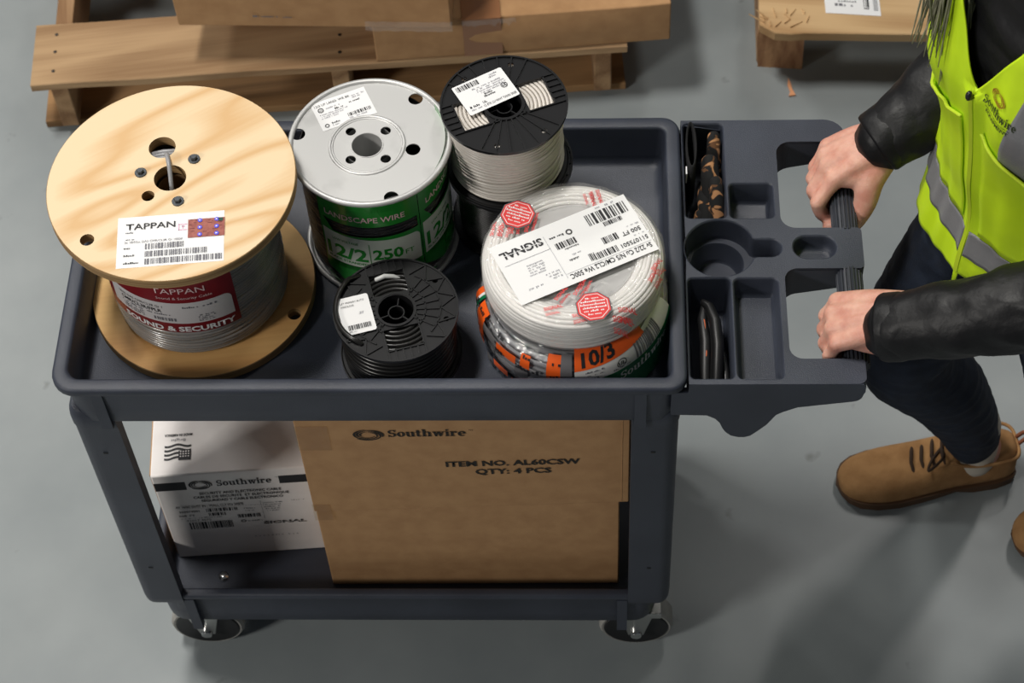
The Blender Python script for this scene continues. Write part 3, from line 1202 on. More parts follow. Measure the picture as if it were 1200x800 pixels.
for (a, b, c, d) in ((0.069, lh - 0.024, 0.079, lh - 0.0232), (0.069, lh - 0.0162, 0.079, lh - 0.0154), (0.069, lh - 0.024, 0.0698, lh - 0.0154), (0.0735, lh - 0.0215, 0.0745, lh - 0.018), (0.0725, lh - 0.019, 0.0765, lh - 0.018)):
    S.rect(a, b, c, d, 7, 2)
ol = Vector((*tp(-0.0482, -0.1260), tz))
S.build('label', [WHITE, INK, GREYINK, mat('copper_sticker', srgb(150, 84, 76), srgb(172, 104, 92), scale=(200, 200, 200), rough=0.35), mat('violet_dot', srgb(92, 84, 226), rough=0.4), mat('sticker_line', srgb(110, 48, 52), rough=0.5), mat('green_square', srgb(20, 70, 56), rough=0.5), mat('pink_ink', srgb(240, 178, 208), rough=0.5)],
        on_plane(ol, (0.1200, 0.0107, 0), (-0.0107, 0.1200, 0)), reel)
# printed label round the drum
R = 0.1068
S = Sheet()
k = R
u0, u1 = -rad(58) * k, rad(37) * k
S.rect(u0, 0.7615, u1, 0.8570, 1, 0)
S.poly(chain([(u0 + 0.013, 0.7800), (u1 - 0.0055, 0.7800)], arc(u1 - 0.0155, 0.8110, 0.010, 0, 90), [(u0 + 0.013, 0.8210)]), 0, 1)
S.text('TAPPAN', -0.027, 0.8395, 0.0145, 2, 2, bold=0.0, width=0.062)
S.text('Sound & Security Cable', -0.024, 0.8285, 0.0066, 2, 2, width=0.066)
S.text('SOUND & SECURITY', -0.079, 0.7645, 0.0130, 3, 2, bold=0.035, width=0.141)
S.text('18/02 DAS CMR/CL3R Gr 1', -0.080, 0.8095, 0.0065, 4, 2, width=0.060)
S.text('CMR/CL3R/FPLR', -0.078, 0.8005, 0.0088, 4, 2, bold=0.02, width=0.056)
S.greek(-0.078, 0.7955, -0.012, 0.0030, 5, 2, 11)
S.greek(0.004, 0.8105, 0.045, 0.0034, 5, 2, 12)
S.bars(-0.034, 0.7845, -0.006, 0.7905, 5, 2, 0.0008, 9)
for i in range(4):
    S.greek(-0.076, 0.7835 + 0.0028 * i, -0.046, 0.0022, 5, 2, 30 + i)
    S.greek(0.020, 0.7835 + 0.0034 * i, 0.040, 0.0022, 5, 2, 50 + i)
S.build('label', [PANEL, MAROON, PINKT, WHITE, INK, GREYINK], on_drum((dx0, cy + 0.001), R + 0.0004), reel, cut_u=0.006, lift=0.00025)

# --- tinplate reel of landscape wire
cx, cy = 0.3710, 0.2740
reel2 = thing('wire_reel', 'tinplate wire reel with a green and white printed wrap, beside the plywood reel', 'wire reel', (cx, cy, ZF))
GREEN = mat('green_film_print', srgb(34, 134, 46), rough=0.22, coat=0.3)
GPANEL = mat('pale_green_panel', srgb(206, 216, 204), rough=0.22, coat=0.4)
WIREB = mat('black_wire', (0.012, 0.012, 0.013, 1), rough=0.35)
TAN = mat('tan_card', srgb(150, 120, 88), rough=0.8)


def tin_flange(z0, z1, name, r=0.0975, holes=True):
    m = MB()
    rim = 0.0035
    hs = []
    c0 = (cx - 0.003, cy - 0.0055) if holes else (cx, cy)
    if holes:
        hs = [circle(0.0183, 40, c0)]
        hs += [circle(0.0062, 20, (cx + a, cy + b)) for a, b in ((-0.0237, 0.0156), (0.0179, 0.0164), (-0.0209, -0.0274), (0.0203, -0.0265))]
        hs += [circle(0.0088, 24, (cx + a, cy + b)) for a, b in ((-0.0865, 0.0120), (0.0511, 0.0655), (0.0518, -0.0126), (0.0302, -0.0840))]
    else:
        hs = [circle(0.0183, 40, c0)]
    m.prism(circle(r - rim, 96, (cx, cy)), hs, z0, z1)
    m.ringw(lambda a: r - rim * 0.9, lambda a: z1 - 0.0002, 96, rim, 10, (cx, cy, 0))
    if holes:
        for rr_, w in ((0.0440, 0.0022), (0.0412, 0.0014)):
            m.ringw(lambda a: rr_, lambda a: z1 - 0.0004, 72, w, 8, (c0[0], c0[1], 0))
        m.ringw(lambda a: 0.0188, lambda a: z1 - 0.0002, 40, 0.0010, 6, (c0[0], c0[1], 0))
    return obj(name, m, TIN, reel2, smooth=50)


tin_flange(0.6985, 0.7000, 'flange', r=0.0955, holes=False)
tin_flange(0.8785, 0.8800, 'flange')
m = MB()
m.lathe([(0.0185, 0.700), (0.0185, 0.8785)], 32, (cx - 0.003, cy - 0.0055, 0))
m.lathe([(0.030, 0.7002), (0.030, 0.8783)], 32, (cx - 0.002, cy - 0.003, 0))
obj('core', m, TIN, reel2, smooth=60)
m = MB()
t = 27
m.wind(lambda a: 0.0845 + 0.0006 * sin(a * 2.3), lambda a: 0.7045 + 0.1690 * a / (TAU * t) + 0.001 * sin(a), 0, TAU * t, t * 44, 0.0031, 6, (cx, cy, 0))
m.lathe([(0.083, 0.7005), (0.083, 0.8780)], 48, (cx, cy, 0))
obj('wire', m, WIREB, reel2, smooth=180, weld=False)
m = MB()
prof = [(0.0885 + (0.0 if 0 < i < 24 else -0.001) + 0.0004 * sin(i * 1.9), 0.7010 + 0.1770 * i / 24) for i in range(25)]
m.lathe(prof, 80, (cx, cy, 0))
wrp = obj('stretch_wrap', m, FILM, reel2, smooth=180)

WRD, WRW = slab_word('Southwire')


def landscape_label():
    S = Sheet()
    w = rad(83) * 0.0892
    # green film with clear windows that show the black wire
    S.rect(0, 0.8290, w, 0.8770, 1, 0)
    S.rect(0, 0.7475, 0.0065, 0.8290, 1, 0)
    S.rect(w - 0.003, 0.7475, w, 0.8290, 1, 0)
    S.rect(0.0065, 0.7970, w - 0.003, 0.8090, 1, 0)
    S.rect(0.0065, 0.7395, w - 0.003, 0.7475, 1, 0)
    S.poly([(0, 0.7475), (0, 0.702), (0.004, 0.702), (0.040, 0.738), (0.040, 0.7475)], 1, 0) if False else None
    S.poly([(0, 0.7475), (0, 0.7300), (0.030, 0.7090), (w * 0.55, 0.7060), (w, 0.7060), (w, 0.7475)], 1, 0)
    S.poly([(0.0, 0.7180), (0.0, 0.7040), (0.020, 0.7040)], 1, 0)
    # slanted top edge of the clear band
    S.poly([(0.0065, 0.8090), (0.0065, 0.8290), (0.018, 0.8090)], 1, 0)
    S.poly([(w - 0.003, 0.8290), (w - 0.003, 0.8030), (w - 0.020, 0.8060), (w - 0.011, 0.8290)], 1, 0) if False else None
    # pale panel
    S.poly(chain([(0.0030, 0.7490), (w - 0.002, 0.7490)], arc(w - 0.010, 0.7930, 0.008, 0, 90), [(0.0030, 0.8080)]), 0, 1)
    S.rect(0.0625, 0.7510, 0.0634, 0.7960, 1, 2)
    S.text('12/2', 0.0065, 0.7615, 0.0330, 1, 2, bold=0.030, width=0.0535)
    S.text('LOW VOLTAGE', 0.0160, 0.7925, 0.0060, 1, 2, bold=0.02, width=0.034)
    S.text('BLACK STRANDED', 0.0070, 0.7535, 0.0060, 1, 2, bold=0.02, width=0.052)
    S.text('250', 0.0665, 0.7665, 0.0265, 1, 2, bold=0.030, width=0.037)
    S.text('FT', 0.1060, 0.7675, 0.0120, 1, 2, bold=0.01, width=0.0115)
    S.text('76.2m', 0.0790, 0.7540, 0.0072, 1, 2, width=0.019)
    S.text('LANDSCAPE WIRE', 0.0105, 0.8385, 0.0135, 2, 2, bold=0.012, width=0.100)
    S.xf(WRD, 0.055, 0.8570, 0.0054, 0, 0.0070)
    S.xf(swirl_mark(2, 1, 2), 0.082, 0.7250, 0.020)
    return S, w


LS, lw = landscape_label()
a0 = rad(-43)
LS.build('label', [GPANEL, GREEN, PINKT], on_drum((cx, cy), 0.0893, a0), reel2, cut_u=0.005, lift=0.00025)
LS.build('label', [GPANEL, GREEN, PINKT], on_drum((cx, cy), 0.0894, a0 + rad(83.5), 0.10), reel2, cut_u=0.005, lift=0.00025)
# white paper label on the top flange
S = Sheet()
S.rect(0, 0, 0.0690, 0.0455, 0, 0)
S.text('12/2 UF LAND. WR BK', 0.003, 0.0375, 0.0046, 1, 2, width=0.045)
S.poly(circle(0.0036, 18, (0.0085, 0.0315)), 1, 2, [circle(0.0027, 18, (0.0085, 0.0315))])
S.text('UL', 0.0085, 0.0303, 0.0032, 1, 2, align='C', bold=0.02)
S.greek(0.014, 0.031, 0.034, 0.0020, 3, 2, 1)
S.greek(0.048, 0.0375, 0.066, 0.0018, 3, 2, 2)
S.greek(0.050, 0.0345, 0.062, 0.0018, 3, 2, 3)
S.greek(0.044, 0.0290, 0.060, 0.0022, 1, 2, 4, 0.9)
S.greek(0.025, 0.0265, 0.036, 0.0024, 1, 2, 5, 0.9)
for i in range(3):
    S.greek(0.005, 0.0235 - 0.003 * i, 0.040 - 0.006 * i, 0.0017, 3, 2, 7 + i)
S.bars(0.036, 0.0090, 0.066, 0.0140, 1, 2, 0.0006, 3)
S.poly(circle(0.0028, 16, (0.0075, 0.0060)), 1, 2, [circle(0.0018, 16, (0.0075, 0.0060))])
S.greek(0.014, 0.0065, 0.025, 0.0024, 1, 2, 12, 0.9)
S.greek(0.014, 0.0030, 0.022, 0.0020, 3, 2, 13)
S.greek(0.036, 0.0055, 0.058, 0.0018, 3, 2, 14)
S.build('label', [WHITE, INK, WHITE, PALEINK], on_plane((cx - 0.0564, cy + 0.0155, 0.8801), (0.0630, 0.0290, 0), (-0.0290, 0.0630, 0)), reel2)

# --- moulded black spools
def spool_flange(c, r, z0, z1, ax, style, name, par, up=1):
    """ribbed spool flange with two windows along the axis ax (radians)"""
    m = MB()
    cA, sA = cos(ax), sin(ax)
    def loc(x, y):
        return (c[0] + x * cA - y * sA, c[1] + x * sA + y * cA)
    k = r / 0.0755
    win = [loc(x * k, y * k) for x, y in rrect(0.0255, -0.0212, 0.0560, 0.0212, 0.001, 2)]
    win2 = [loc(-x * k, -y * k) for x, y in rrect(0.0255, -0.0212, 0.0560, 0.0212, 0.001, 2)]
    hub = circle(0.0228 * k, 40, c)
    holes = [hub, win, win2]
    sm = [loc(r * 0.83 * cos(a), r * 0.83 * sin(a)) for a in (rad(62), rad(118), rad(242), rad(298))]
    holes += [circle(0.0036, 16, p) for p in sm]
    t0, t1 = (z0, z0 + (z1 - z0) * 0.45) if up > 0 else (z1 - (z1 - z0) * 0.45, z1)
    m.prism(circle(r - 0.001, 88, c), holes, t0, t1)
    e0, e1 = z0, z1
    m.loft([at_z(circle(r, 88, c), e0), at_z(circle(r, 88, c), e1), at_z(circle(r - 0.0022, 88, c), e1), at_z(circle(r - 0.0022, 88, c), e0)], closed=True)
    m.loft([at_z(circle(0.0250 * k, 40, c), e0), at_z(circle(0.0250 * k, 40, c), e1), at_z(circle(0.0226 * k, 40, c), e1), at_z(circle(0.0226 * k, 40, c), e0)], closed=True)
    za, zb = (t1 - 0.0002, e1 - 0.0003) if up > 0 else (e0 + 0.0003, t0 + 0.0002)
    def rib(p, q, w=0.0017):
        p, q = Vector(p), Vector(q)
        d = (q - p).normalized()
        nn = Vector((-d.y, d.x)) * w / 2
        qd = [p + nn, p - nn, q - nn, q + nn]
        m.loft([[(v.x, v.y, za) for v in qd], [(v.x, v.y, zb) for v in qd]], cap0=True, cap1=True)
    # frame of the windows, ladder of small cells outside them
    for s in (1, -1):
        for y in (-0.0222, 0.0222):
            rib(loc(s * 0.012 * k, y * k), loc(s * 0.0700 * k, y * k))
        rib(loc(s * 0.0572 * k, -0.0222 * k), loc(s * 0.0572 * k, 0.0222 * k))
        for y in (-0.0135, -0.0045, 0.0045, 0.0135):
            rib(loc(s * 0.0572 * k, y * k), loc(s * (sqrt(0.0735 ** 2 - y * y)) * k, y * k))
    angs = [rad(a) for a in (48, 62, 76, 90, 104, 118, 132)]
    if style == 'radial':
        for a in angs:
            for s in (0, pi):
                rib(loc(0.0250 * k * cos(a + s), 0.0250 * k * sin(a + s)), loc(r * 0.975 * cos(a + s), r * 0.975 * sin(a + s)))
    else:
        rads = [0.036, 0.054]
        for s in (0, pi):
            for rd in rads:
                q = [loc(rd * k * cos(a + s), rd * k * sin(a + s)) for a in [rad(x) for x in range(38, 143, 8)]]
                for p, p2 in zip(q[:-1], q[1:]):
                    rib(p, p2)
            for i, a in enumerate(angs):
                rib(loc(0.025 * k * cos(a + s), 0.025 * k * sin(a + s)), loc(0.054 * k * cos(a + s), 0.054 * k * sin(a + s)))
            zz = [rad(x) for x in range(30, 151, 12)]
            for i in range(len(zz) - 1):
                ra, rb = (0.054, 0.0735) if i % 2 == 0 else (0.0735, 0.054)
                rib(loc(ra * k * cos(zz[i] + s), ra * k * sin(zz[i] + s)), loc(rb * k * cos(zz[i + 1] + s), rb * k * sin(zz[i + 1] + s)))
    return obj(name, m, BLACKP, par, smooth=35)


def spool_core(c, z0, z1, par, k=1.0):
    m = MB()
    m.lathe([(0.0228 * k, z0), (0.0228 * k, z1), (0.0210 * k, z1), (0.0210 * k, z0)], 40, (c[0], c[1], 0), closed=True)
    zt = z1 - 0.006
    m.lathe([(0.0100 * k, z0), (0.0100 * k, zt), (0.0085 * k, zt), (0.0085 * k, z0)], 24, (c[0], c[1], 0), closed=True)
    for a in (rad(85), rad(205), rad(325)):
        T = Matrix.Translation((c[0], c[1], 0)) @ Matrix.Rotation(a, 4, 'Z')
        m.box(0.0092 * k, -0.0007, z0 + 0.01, 0.0215 * k, 0.0007, zt, 0, T)
    return obj('core', m, BLACKP, par, smooth=50)


def wound(c, z0, z1, R, r, wob, mt, name, par, seed, layers=1, tilt=0.0):
    m = MB()
    rr = random.Random(seed)
    pitch = 2.04 * r
    n = max(3, int((z1 - z0 - 2 * r) / pitch))
    jit = [rr.uniform(-wob, wob) for _ in range(n + 3)]
    ph = [rr.uniform(0, TAU) for _ in range(n + 3)]
    def fr(a):
        t = a / TAU
        i = min(int(t), n)
        f = t - i
        return R + jit[i] * (1 - f) + jit[i + 1] * f
    def fz(a):
        t = a / TAU
        return z0 + r + (z1 - z0 - 2 * r) * t / n + tilt * sin(a + 0.35 * t) * min(1, t / 2, (n - t) / 2)
    m.wind(fr, fz, 0, TAU * n, n * 56, r, 8, (c[0], c[1], 0))
    m.lathe([(R - r * 0.6, z0), (R - r * 0.6, z1)], 56, (c[0], c[1], 0))
    # inner layers seen through the flange windows
    for zz in (z0 + r, z1 - r * 1.1):
        q = R - 2.1 * r
        while q > 0.028:
            m.ringw(lambda a, q=q: q, lambda a, zz=zz: zz, 48, r, 6, (c[0], c[1], 0))
            q -= 2.06 * r
    return obj(name, m, mt, par, smooth=180, weld=False)


WHITEW = mat('white_wire', (0.69, 0.64, 0.58, 1), rough=0.32)
BLACKW = mat('black_stranded_wire', (0.012, 0.0115, 0.011, 1), rough=0.28)
FILMB = wrapmat('clear_film_scuffed', gloss=0.12, rough=0.22, bscale=40, bump=0.5)

SX, SY = 0.5325, 0.3030
low = thing('wire_spool', 'black spool of shrink-wrapped black wire standing under the spool of white wire', 'wire spool', (SX, SY, ZF + 0.0032), 0.0, 'wire spools on the cart')
spool_flange((SX, SY), 0.0750, 0.7002, 0.7042, rad(60), 'radial', 'flange', low, -1)
spool_flange((SX, SY), 0.0775, 0.8020, 0.8060, rad(60), 'radial', 'flange', low)
spool_core((SX, SY), 0.7010, 0.8050, low)
wound((SX, SY), 0.7045, 0.8015, 0.0640, 0.0016, 0.0003, BLACKW, 'wire', low, 4)
m = MB()
m.lathe([(0.0670, 0.7050), (0.0685, 0.72), (0.0680, 0.75), (0.0688, 0.78), (0.0672, 0.8012)], 64, (SX, SY, 0))
obj('stretch_wrap', m, FILMB, low, smooth=180)

up = thing('wire_spool', 'black ribbed spool of white wire standing on top of another spool', 'wire spool', (SX, SY, 0.8062), 0.0, 'wire spools on the cart')
UX, UY = SX - 0.0022, SY - 0.0005
spool_flange((UX, UY), 0.0752, 0.8062, 0.8100, rad(60), 'radial', 'flange', up, -1)
spool_flange((UX, UY), 0.0755, 0.9090, 0.9132, rad(22), 'radial', 'flange', up)
spool_core((UX, UY), 0.8065, 0.9125, up)
wound((UX, UY), 0.8104, 0.9086, 0.0662, 0.0023, 0.0011, WHITEW, 'wire', up, 8, tilt=0.0030)
# paper label stuck across the flange
S = Sheet()
S.poly(rrect(0, 0, 0.0662, 0.0490, 0.002, 3), 0, 0)
S.bars(0.0035, 0.0385, 0.0340, 0.0460, 1, 2, 0.00055, 3)
S.greek(0.046, 0.0440, 0.060, 0.0022, 3, 2, 2, 0.9)
S.greek(0.046, 0.0405, 0.056, 0.0022, 3, 2, 3, 0.9)
for i in range(4):
    S.greek(0.020 + 0.002 * i, 0.0335 - 0.0032 * i, 0.062, 0.0019, 3, 2, 5 + i)
S.greek(0.030, 0.0205, 0.041, 0.0024, 1, 2, 12, 0.9)
S.greek(0.028, 0.0170, 0.044, 0.0024, 1, 2, 13, 0.9)
S.text('UL', 0.054, 0.0205, 0.0050, 1, 2, bold=0.03)
S.poly(circle(0.0042, 20, (0.0565, 0.0222)), 1, 2, [circle(0.0034, 20, (0.0565, 0.0222))])
S.text('UL', 0.022, 0.0092, 0.0042, 1, 2, bold=0.03)
S.greek(0.005, 0.0090, 0.018, 0.0030, 1, 2, 15, 0.9)
S.greek(0.005, 0.0050, 0.020, 0.0022, 3, 2, 16)
S.text('12 STR CU WHT THHN 500R', 0.021, 0.0035, 0.0050, 1, 2, width=0.043)
S.build('label', [WHITE, INK, WHITE, PALEINK], on_plane((SX - 0.0405, SY - 0.0195, 0.9133), (0.0579, 0.0335, 0), (-0.0335, 0.0579, 0)), up)

fx, fy = 0.4030, 0.0985
fs = thing('wire_spool', 'spool of thick black wire at the front edge of the cart tray', 'wire spool', (fx, fy, ZF), 0.0, 'wire spools on the cart')
spool_flange((fx, fy), 0.0735, 0.6972, 0.7012, rad(106), 'triangle', 'flange', fs, -1)
spool_flange((fx, fy), 0.0738, 0.7812, 0.7852, rad(106), 'triangle', 'flange', fs)
spool_core((fx, fy), 0.6975, 0.7845, fs)
wound((fx, fy), 0.7014, 0.7808, 0.0655, 0.0030, 0.0012, BLACKW, 'wire', fs, 21, tilt=0.0035)
# loose end: pale stripped tip in the window, then over the flange edge
m = MB()
cA, sA = cos(rad(106)), sin(rad(106))
def fl(x, y, z):
    return (fx + x * cA - y * sA, fy + x * sA + y * cA, z)
m.tube([fl(0.050, 0.012, 0.7825), fl(0.051, 0.002, 0.7842), fl(0.0495, -0.008, 0.7820), fl(0.048, -0.014, 0.7780)], [0.0028, 0.0029, 0.0026, 0.0020], 12, round_ends=True)
tag(obj('wire_tip', m, mat('pale_wire_tip', (0.55, 0.56, 0.55, 1), rough=0.3), fs, smooth=180), 'pale grey wire tip')
m = MB()
pts = []
for i in range(15):
    a = rad(150 + 82 * i / 14)
    rr_ = 0.0712 - 0.010 * (i / 14) ** 3
    pts.append((fx + rr_ * cos(a), fy + rr_ * sin(a), 0.7882 - (0.004 if i == 14 else 0)))
pts = [(fx - 0.047, fy + 0.050, 0.7822), (fx - 0.058, fy + 0.042, 0.7875)] + pts
m.tube(pts, 0.0030, 10, round_ends=True)
obj('wire_end', m, BLACKW, fs, smooth=180)
S = Sheet()
S.poly(rrect(0, 0, 0.0385, 0.0540, 0.003, 4), 0, 0)
S.text('12FT PRIMARY AUTO', 0.0035, 0.0445, 0.0036, 1, 2, width=0.029)
S.text('WIRE BLACK', 0.0035, 0.0395, 0.0036, 1, 2, width=0.016)
S.greek(0.022, 0.0285, 0.029, 0.0018, 3, 2, 2)
S.greek(0.023, 0.0262, 0.030, 0.0018, 3, 2, 3)
S.bars(0.0065, 0.0060, 0.0345, 0.0130, 1, 2, 0.00055, 6)
S.greek(0.0065, 0.0030, 0.018, 0.0018, 3, 2, 5)
S.build('label', [WHITE, INK, WHITE, PALEINK], on_plane((fx - 0.0570, fy - 0.0395, 0.7858), (0.0385, 0.0112, 0), (-0.0112, 0.0385, 0)), fs)

# --- coil of building cable lying flat, and the white signal coil on top of it
def coil_section(r0, r1, z0, z1, k, n):
    """points along a rounded rectangle in (r, z)"""
    return rrect(r0, z0, r1, z1, k, n)


def bundle(c, r0, r1, z0, z1, k, r, seed, wob=0.0012, wz=0.0012, step=None, amp3=0.0):
    m = MB()
    rr = random.Random(seed)
    sec = rrect(r0 + r, z0 + r, r1 - r, z1 - r, k, 6)
    # walk the outline at cable pitch
    P = []
    step = step or 1.9 * r
    tot = 0.0
    L = sec + [sec[0]]
    carry = 0.0
    for a, b in zip(L[:-1], L[1:]):
        d = hypot(b[0] - a[0], b[1] - a[1])
        while carry < d:
            t = carry / d
            P.append((a[0] + (b[0] - a[0]) * t, a[1] + (b[1] - a[1]) * t))
            carry += step
        carry -= d
    for (R, z) in P:
        p1, p2, p3 = rr.uniform(0, TAU), rr.uniform(0, TAU), rr.uniform(0, TAU)
        w1, w2 = rr.uniform(0.3, 1) * wob, rr.uniform(0.3, 1) * wz
        m.ringw(lambda a: R + w1 * sin(a + p1) + 0.4 * w1 * sin(3 * a + p3) + amp3 * sin(2 * a + 0.8), lambda a: z + w2 * sin(2 * a + p2) * (0.4 if z < z0 + 2.2 * r else 1.0), 88, r, 8, (c[0], c[1], 0))
    return m


def coil_film(c, r0, r1, z0, z1, k, e, seed, crinkle=0.0012, n=120):
    """closed skin of clear film round a coil, a little crumpled"""
    m = MB()
    sec = rrect(r0 - e, z0 - 0.0002, r1 + e, z1 + e, k + e, 6)
    loops = []
    for i in range(n):
        a = TAU * i / n
        l = []
        for R, z in sec:
            q = crinkle * noise.noise(Vector((R * 90 * cos(a), R * 90 * sin(a), z * 120 + seed)))
            dr = q if R > (r0 + r1) / 2 else -q
            dz = q if z > z0 + 0.01 else 0
            l.append((c[0] + (R + dr) * cos(a), c[1] + (R + dr) * sin(a), z + dz))
        loops.append(l)
    m.loft(loops, closed=True)
    return m


ox, oy = 0.6105, 0.1385
FILMC = wrapmat('crumpled_film', gloss=0.10, rough=0.10, bscale=70, bump=1.0, tint=(0.99, 0.99, 0.99, 1), edge=0.2, milk=0.10)
FILME = wrapmat('milky_film', gloss=0.06, rough=0.16, bscale=60, bump=0.7, edge=0.2, milk=0.42)
FILMG = wrapmat('crumpled_grey_film', gloss=0.30, rough=0.14, bscale=60, bump=1.0, tint=(0.93, 0.93, 0.94, 1))
JACK = mat('orange_cable', (0.26, 0.26, 0.265, 1), (0.36, 0.36, 0.37, 1), scale=(30, 30, 30), rough=0.4)
ORANGE = mat('orange_print', srgb(238, 96, 30), rough=0.35)
GREENP = mat('dark_green_print', srgb(10, 106, 66), rough=0.3)
REDP = mat('red_print', srgb(226, 62, 62), rough=0.4)
DGREY = mat('grey_print', srgb(104, 102, 104), rough=0.35)
WCAB = mat('white_cable', (0.80, 0.78, 0.75, 1), rough=0.35)
SHRINK = mat('white_film_print', (0.80, 0.79, 0.77, 1), rough=0.3)

rom = thing('cable_coil', 'grey and orange plastic-wrapped cable coil lying under the white coil', 'cable coil', (ox, oy, ZF), 0.0, 'cable coils stacked on the cart')
r0, r1, z0, z1, kk = 0.058, 0.1130, 0.6972, 0.7790, 0.024
obj('cable', bundle((ox, oy), r0, r1, z0, z1, kk, 0.0045, 31, wob=0.0008, wz=0.0006), JACK, rom, smooth=180, weld=False)
obj('plastic_wrap', coil_film((ox, oy), r0, r1, z0, z1, kk, 0.0012, 4.0), FILMG, rom, smooth=180)


def on_coil(c, rmid, r1, z0, z1, k, e, a0):
    """u round the coil, v along the section: from the foot of the outer side up and over the top"""
    def sec(v):
        s1 = (z1 - z0) - 2 * k
        if v <= 0:
            return r1 + e, z0 + k + v, 1, 0
        if v <= s1:
            return r1 + e, z0 + k + v, 1, 0
        v2 = v - s1
        q = (k + e) * pi / 2
        if v2 <= q:
            t = v2 / (k + e)
            return r1 - k + (k + e) * cos(t), z1 - k + (k + e) * sin(t), cos(t), sin(t)
        return r1 - k - (v2 - q), z1 + e, 0, 1
    def f(u, v, h):
        R, z, nr, nz = sec(v)
        a = a0 + u / (r1 * 0.97)
        R += nr * h
        z += nz * h
        return Vector((c[0] + R * sin(a), c[1] - R * cos(a), z))
    return f


# printed film: a broad label on the front right, narrow orange strips round the left
S = Sheet()
S.rect(0, 0.020, 0.150, 0.052, 0, 0)
S.rect(0, 0.046, 0.095, 0.082, 1, 1)
S.rect(0.008, -0.045, 0.150, 0.024, 2, 1)
S.text('10/3', 0.008, 0.0500, 0.0240, 3, 2, bold=0.03, width=0.042)
S.xf(WRD, 0.052, 0.0040, 0.0082, 0, 0.0105)
S.items[-len(WRD.items):] = [(a, b, 0, 3) for a, b, c_, d in S.items[-len(WRD.items):]]
S.xf(swirl_mark(0, 2, 3), 0.036, 0.0080, 0.020)
S.bars(0.074, 0.0255, 0.120, 0.0470, 4, 2, 0.0012, 5)
S.text('UL', 0.050, 0.0330, 0.0075, 3, 2, bold=0.03)
S.poly(circle(0.0062, 20, (0.0545, 0.0357)), 3, 2, [circle(0.0052, 20, (0.0545, 0.0357))])
S.greek(0.012, 0.0400, 0.040, 0.0026, 4, 2, 3)
S.greek(0.014, 0.0345, 0.036, 0.0026, 4, 2, 4)
S.greek(0.044, 0.0275, 0.066, 0.0026, 4, 2, 5)
S.text('UL', 0.022, 0.0265, 0.0050, 3, 2, bold=0.03)
fcoil0 = on_coil((ox, oy), 0, r1, z0, z1, kk, 0.0030, rad(1))
fcoil = lambda u, v, h: fcoil0(u, v - 0.004 + 0.16 * u, h)
S.build('label', [SHRINK, ORANGE, GREENP, INK, GREYINK], fcoil, rom, cut_u=0.006, cut_v=0.006)
S = Sheet()
def strip(u, v0, v1, w, mi):
    n = 8
    S.poly([(u, v0), (u + w, v0), (u + w, v1), (u, v1)], mi, 0)
rr = random.Random(12)
strip(-0.030, -0.022, 0.062, 0.016, 1)
strip(-0.014, -0.022, 0.064, 0.013, 2)
for (u, v, w, h) in ((-0.075, -0.018, 0.026, 0.012), (-0.105, -0.012, 0.024, 0.012), (-0.098, 0.028, 0.030, 0.014), (-0.150, 0.000, 0.022, 0.058), (-0.062, 0.030, 0.012, 0.022), (-0.172, -0.010, 0.016, 0.070)):
    S.rect(u, v, u + w, v + h, 1, 0)
for (u, v, w, h) in ((-0.128, 0.030, 0.026, 0.014), (-0.120, -0.020, 0.012, 0.016), (-0.070, 0.006, 0.018, 0.018)):
    S.rect(u, v, u + w, v + h, 2, 0)
S.rect(-0.158, 0.0, -0.153, 0.060, 3, 1)
S.rect(-0.162, 0.0, -0.158, 0.060, 0, 1)
for i in range(30):
    u = rr.uniform(-0.17, -0.022)
    v = rr.uniform(-0.018, 0.052)
    S.greek(u, v, u + rr.uniform(0.010, 0.020), rr.uniform(0.004, 0.007), 4, 2, 60 + i, 0.9)
S.build('printed_strip', [SHRINK, ORANGE, DGREY, GREENP, INK], on_coil((ox, oy), 0, r1, z0, z1, kk, 0.0028, 0.0), rom, cut_u=0.006, cut_v=0.006)

wx, wy = 0.6110, 0.1440
sig = thing('cable_coil', 'white signal cable coil in clear wrap with a large white label across it', 'cable coil', (wx, wy, 0.7806), 0.0, 'cable coils stacked on the cart')
r0, r1, z0, z1, kk = 0.0690, 0.1060, 0.7806, 0.8350, 0.013
obj('cable', bundle((wx, wy), r0, r1, z0, z1, kk, 0.0029, 77, wob=0.0012, wz=0.0010, step=0.0043), WCAB, sig, smooth=180, weld=False)
obj('plastic_wrap', coil_film((wx, wy), r0, r1, z0, z1, kk, 0.0016, 9.0, 0.0014), FILMC, sig, smooth=180)
# film stretched over the open eye of the coil
m = MB()
m.prism(circle(r0 + 0.004, 64, (wx, wy)), [], 0.8290, 0.8293)
obj('plastic_wrap', m, FILME, sig, smooth=0)
# the long label, printed upside down as seen from the front
S = Sheet()
LW, LH = 0.1760, 0.0905
S.poly([(0, 0), (LW, 0), (LW, LH), (0, LH)], 0, 0)
S.text('Sv 22/2 Cu N/S CM/CL2 We 500C', 0.0045, LH - 0.0135, 0.0098, 1, 2, bold=0.012, width=0.104)
S.text('511075501', 0.003, LH - 0.0255, 0.0082, 1, 2, bold=0.012, width=0.034)
S.text('500 FT', 0.005, LH - 0.0405, 0.0082, 1, 2, bold=0.012, width=0.0235)
S.bars(0.042, LH - 0.0275, 0.072, LH - 0.0185, 1, 2, 0.0008, 4)
S.bars(0.070, LH - 0.0300, 0.078, LH - 0.0195, 1, 2, 0.0008, 14)
S.bars(0.034, LH - 0.0440, 0.054, LH - 0.0345, 1, 2, 0.0008, 7)
S.greek(0.004, LH - 0.031, 0.020, 0.002, 3, 2, 4)
S.greek(0.004, LH - 0.0465, 0.020, 0.002, 3, 2, 5)
S.bars(0.006, 0.0085, 0.058, 0.0250, 1, 2, 0.0011, 3)
S.bars(0.018, 0.0270, 0.042, 0.0330, 1, 2, 0.0007, 8)
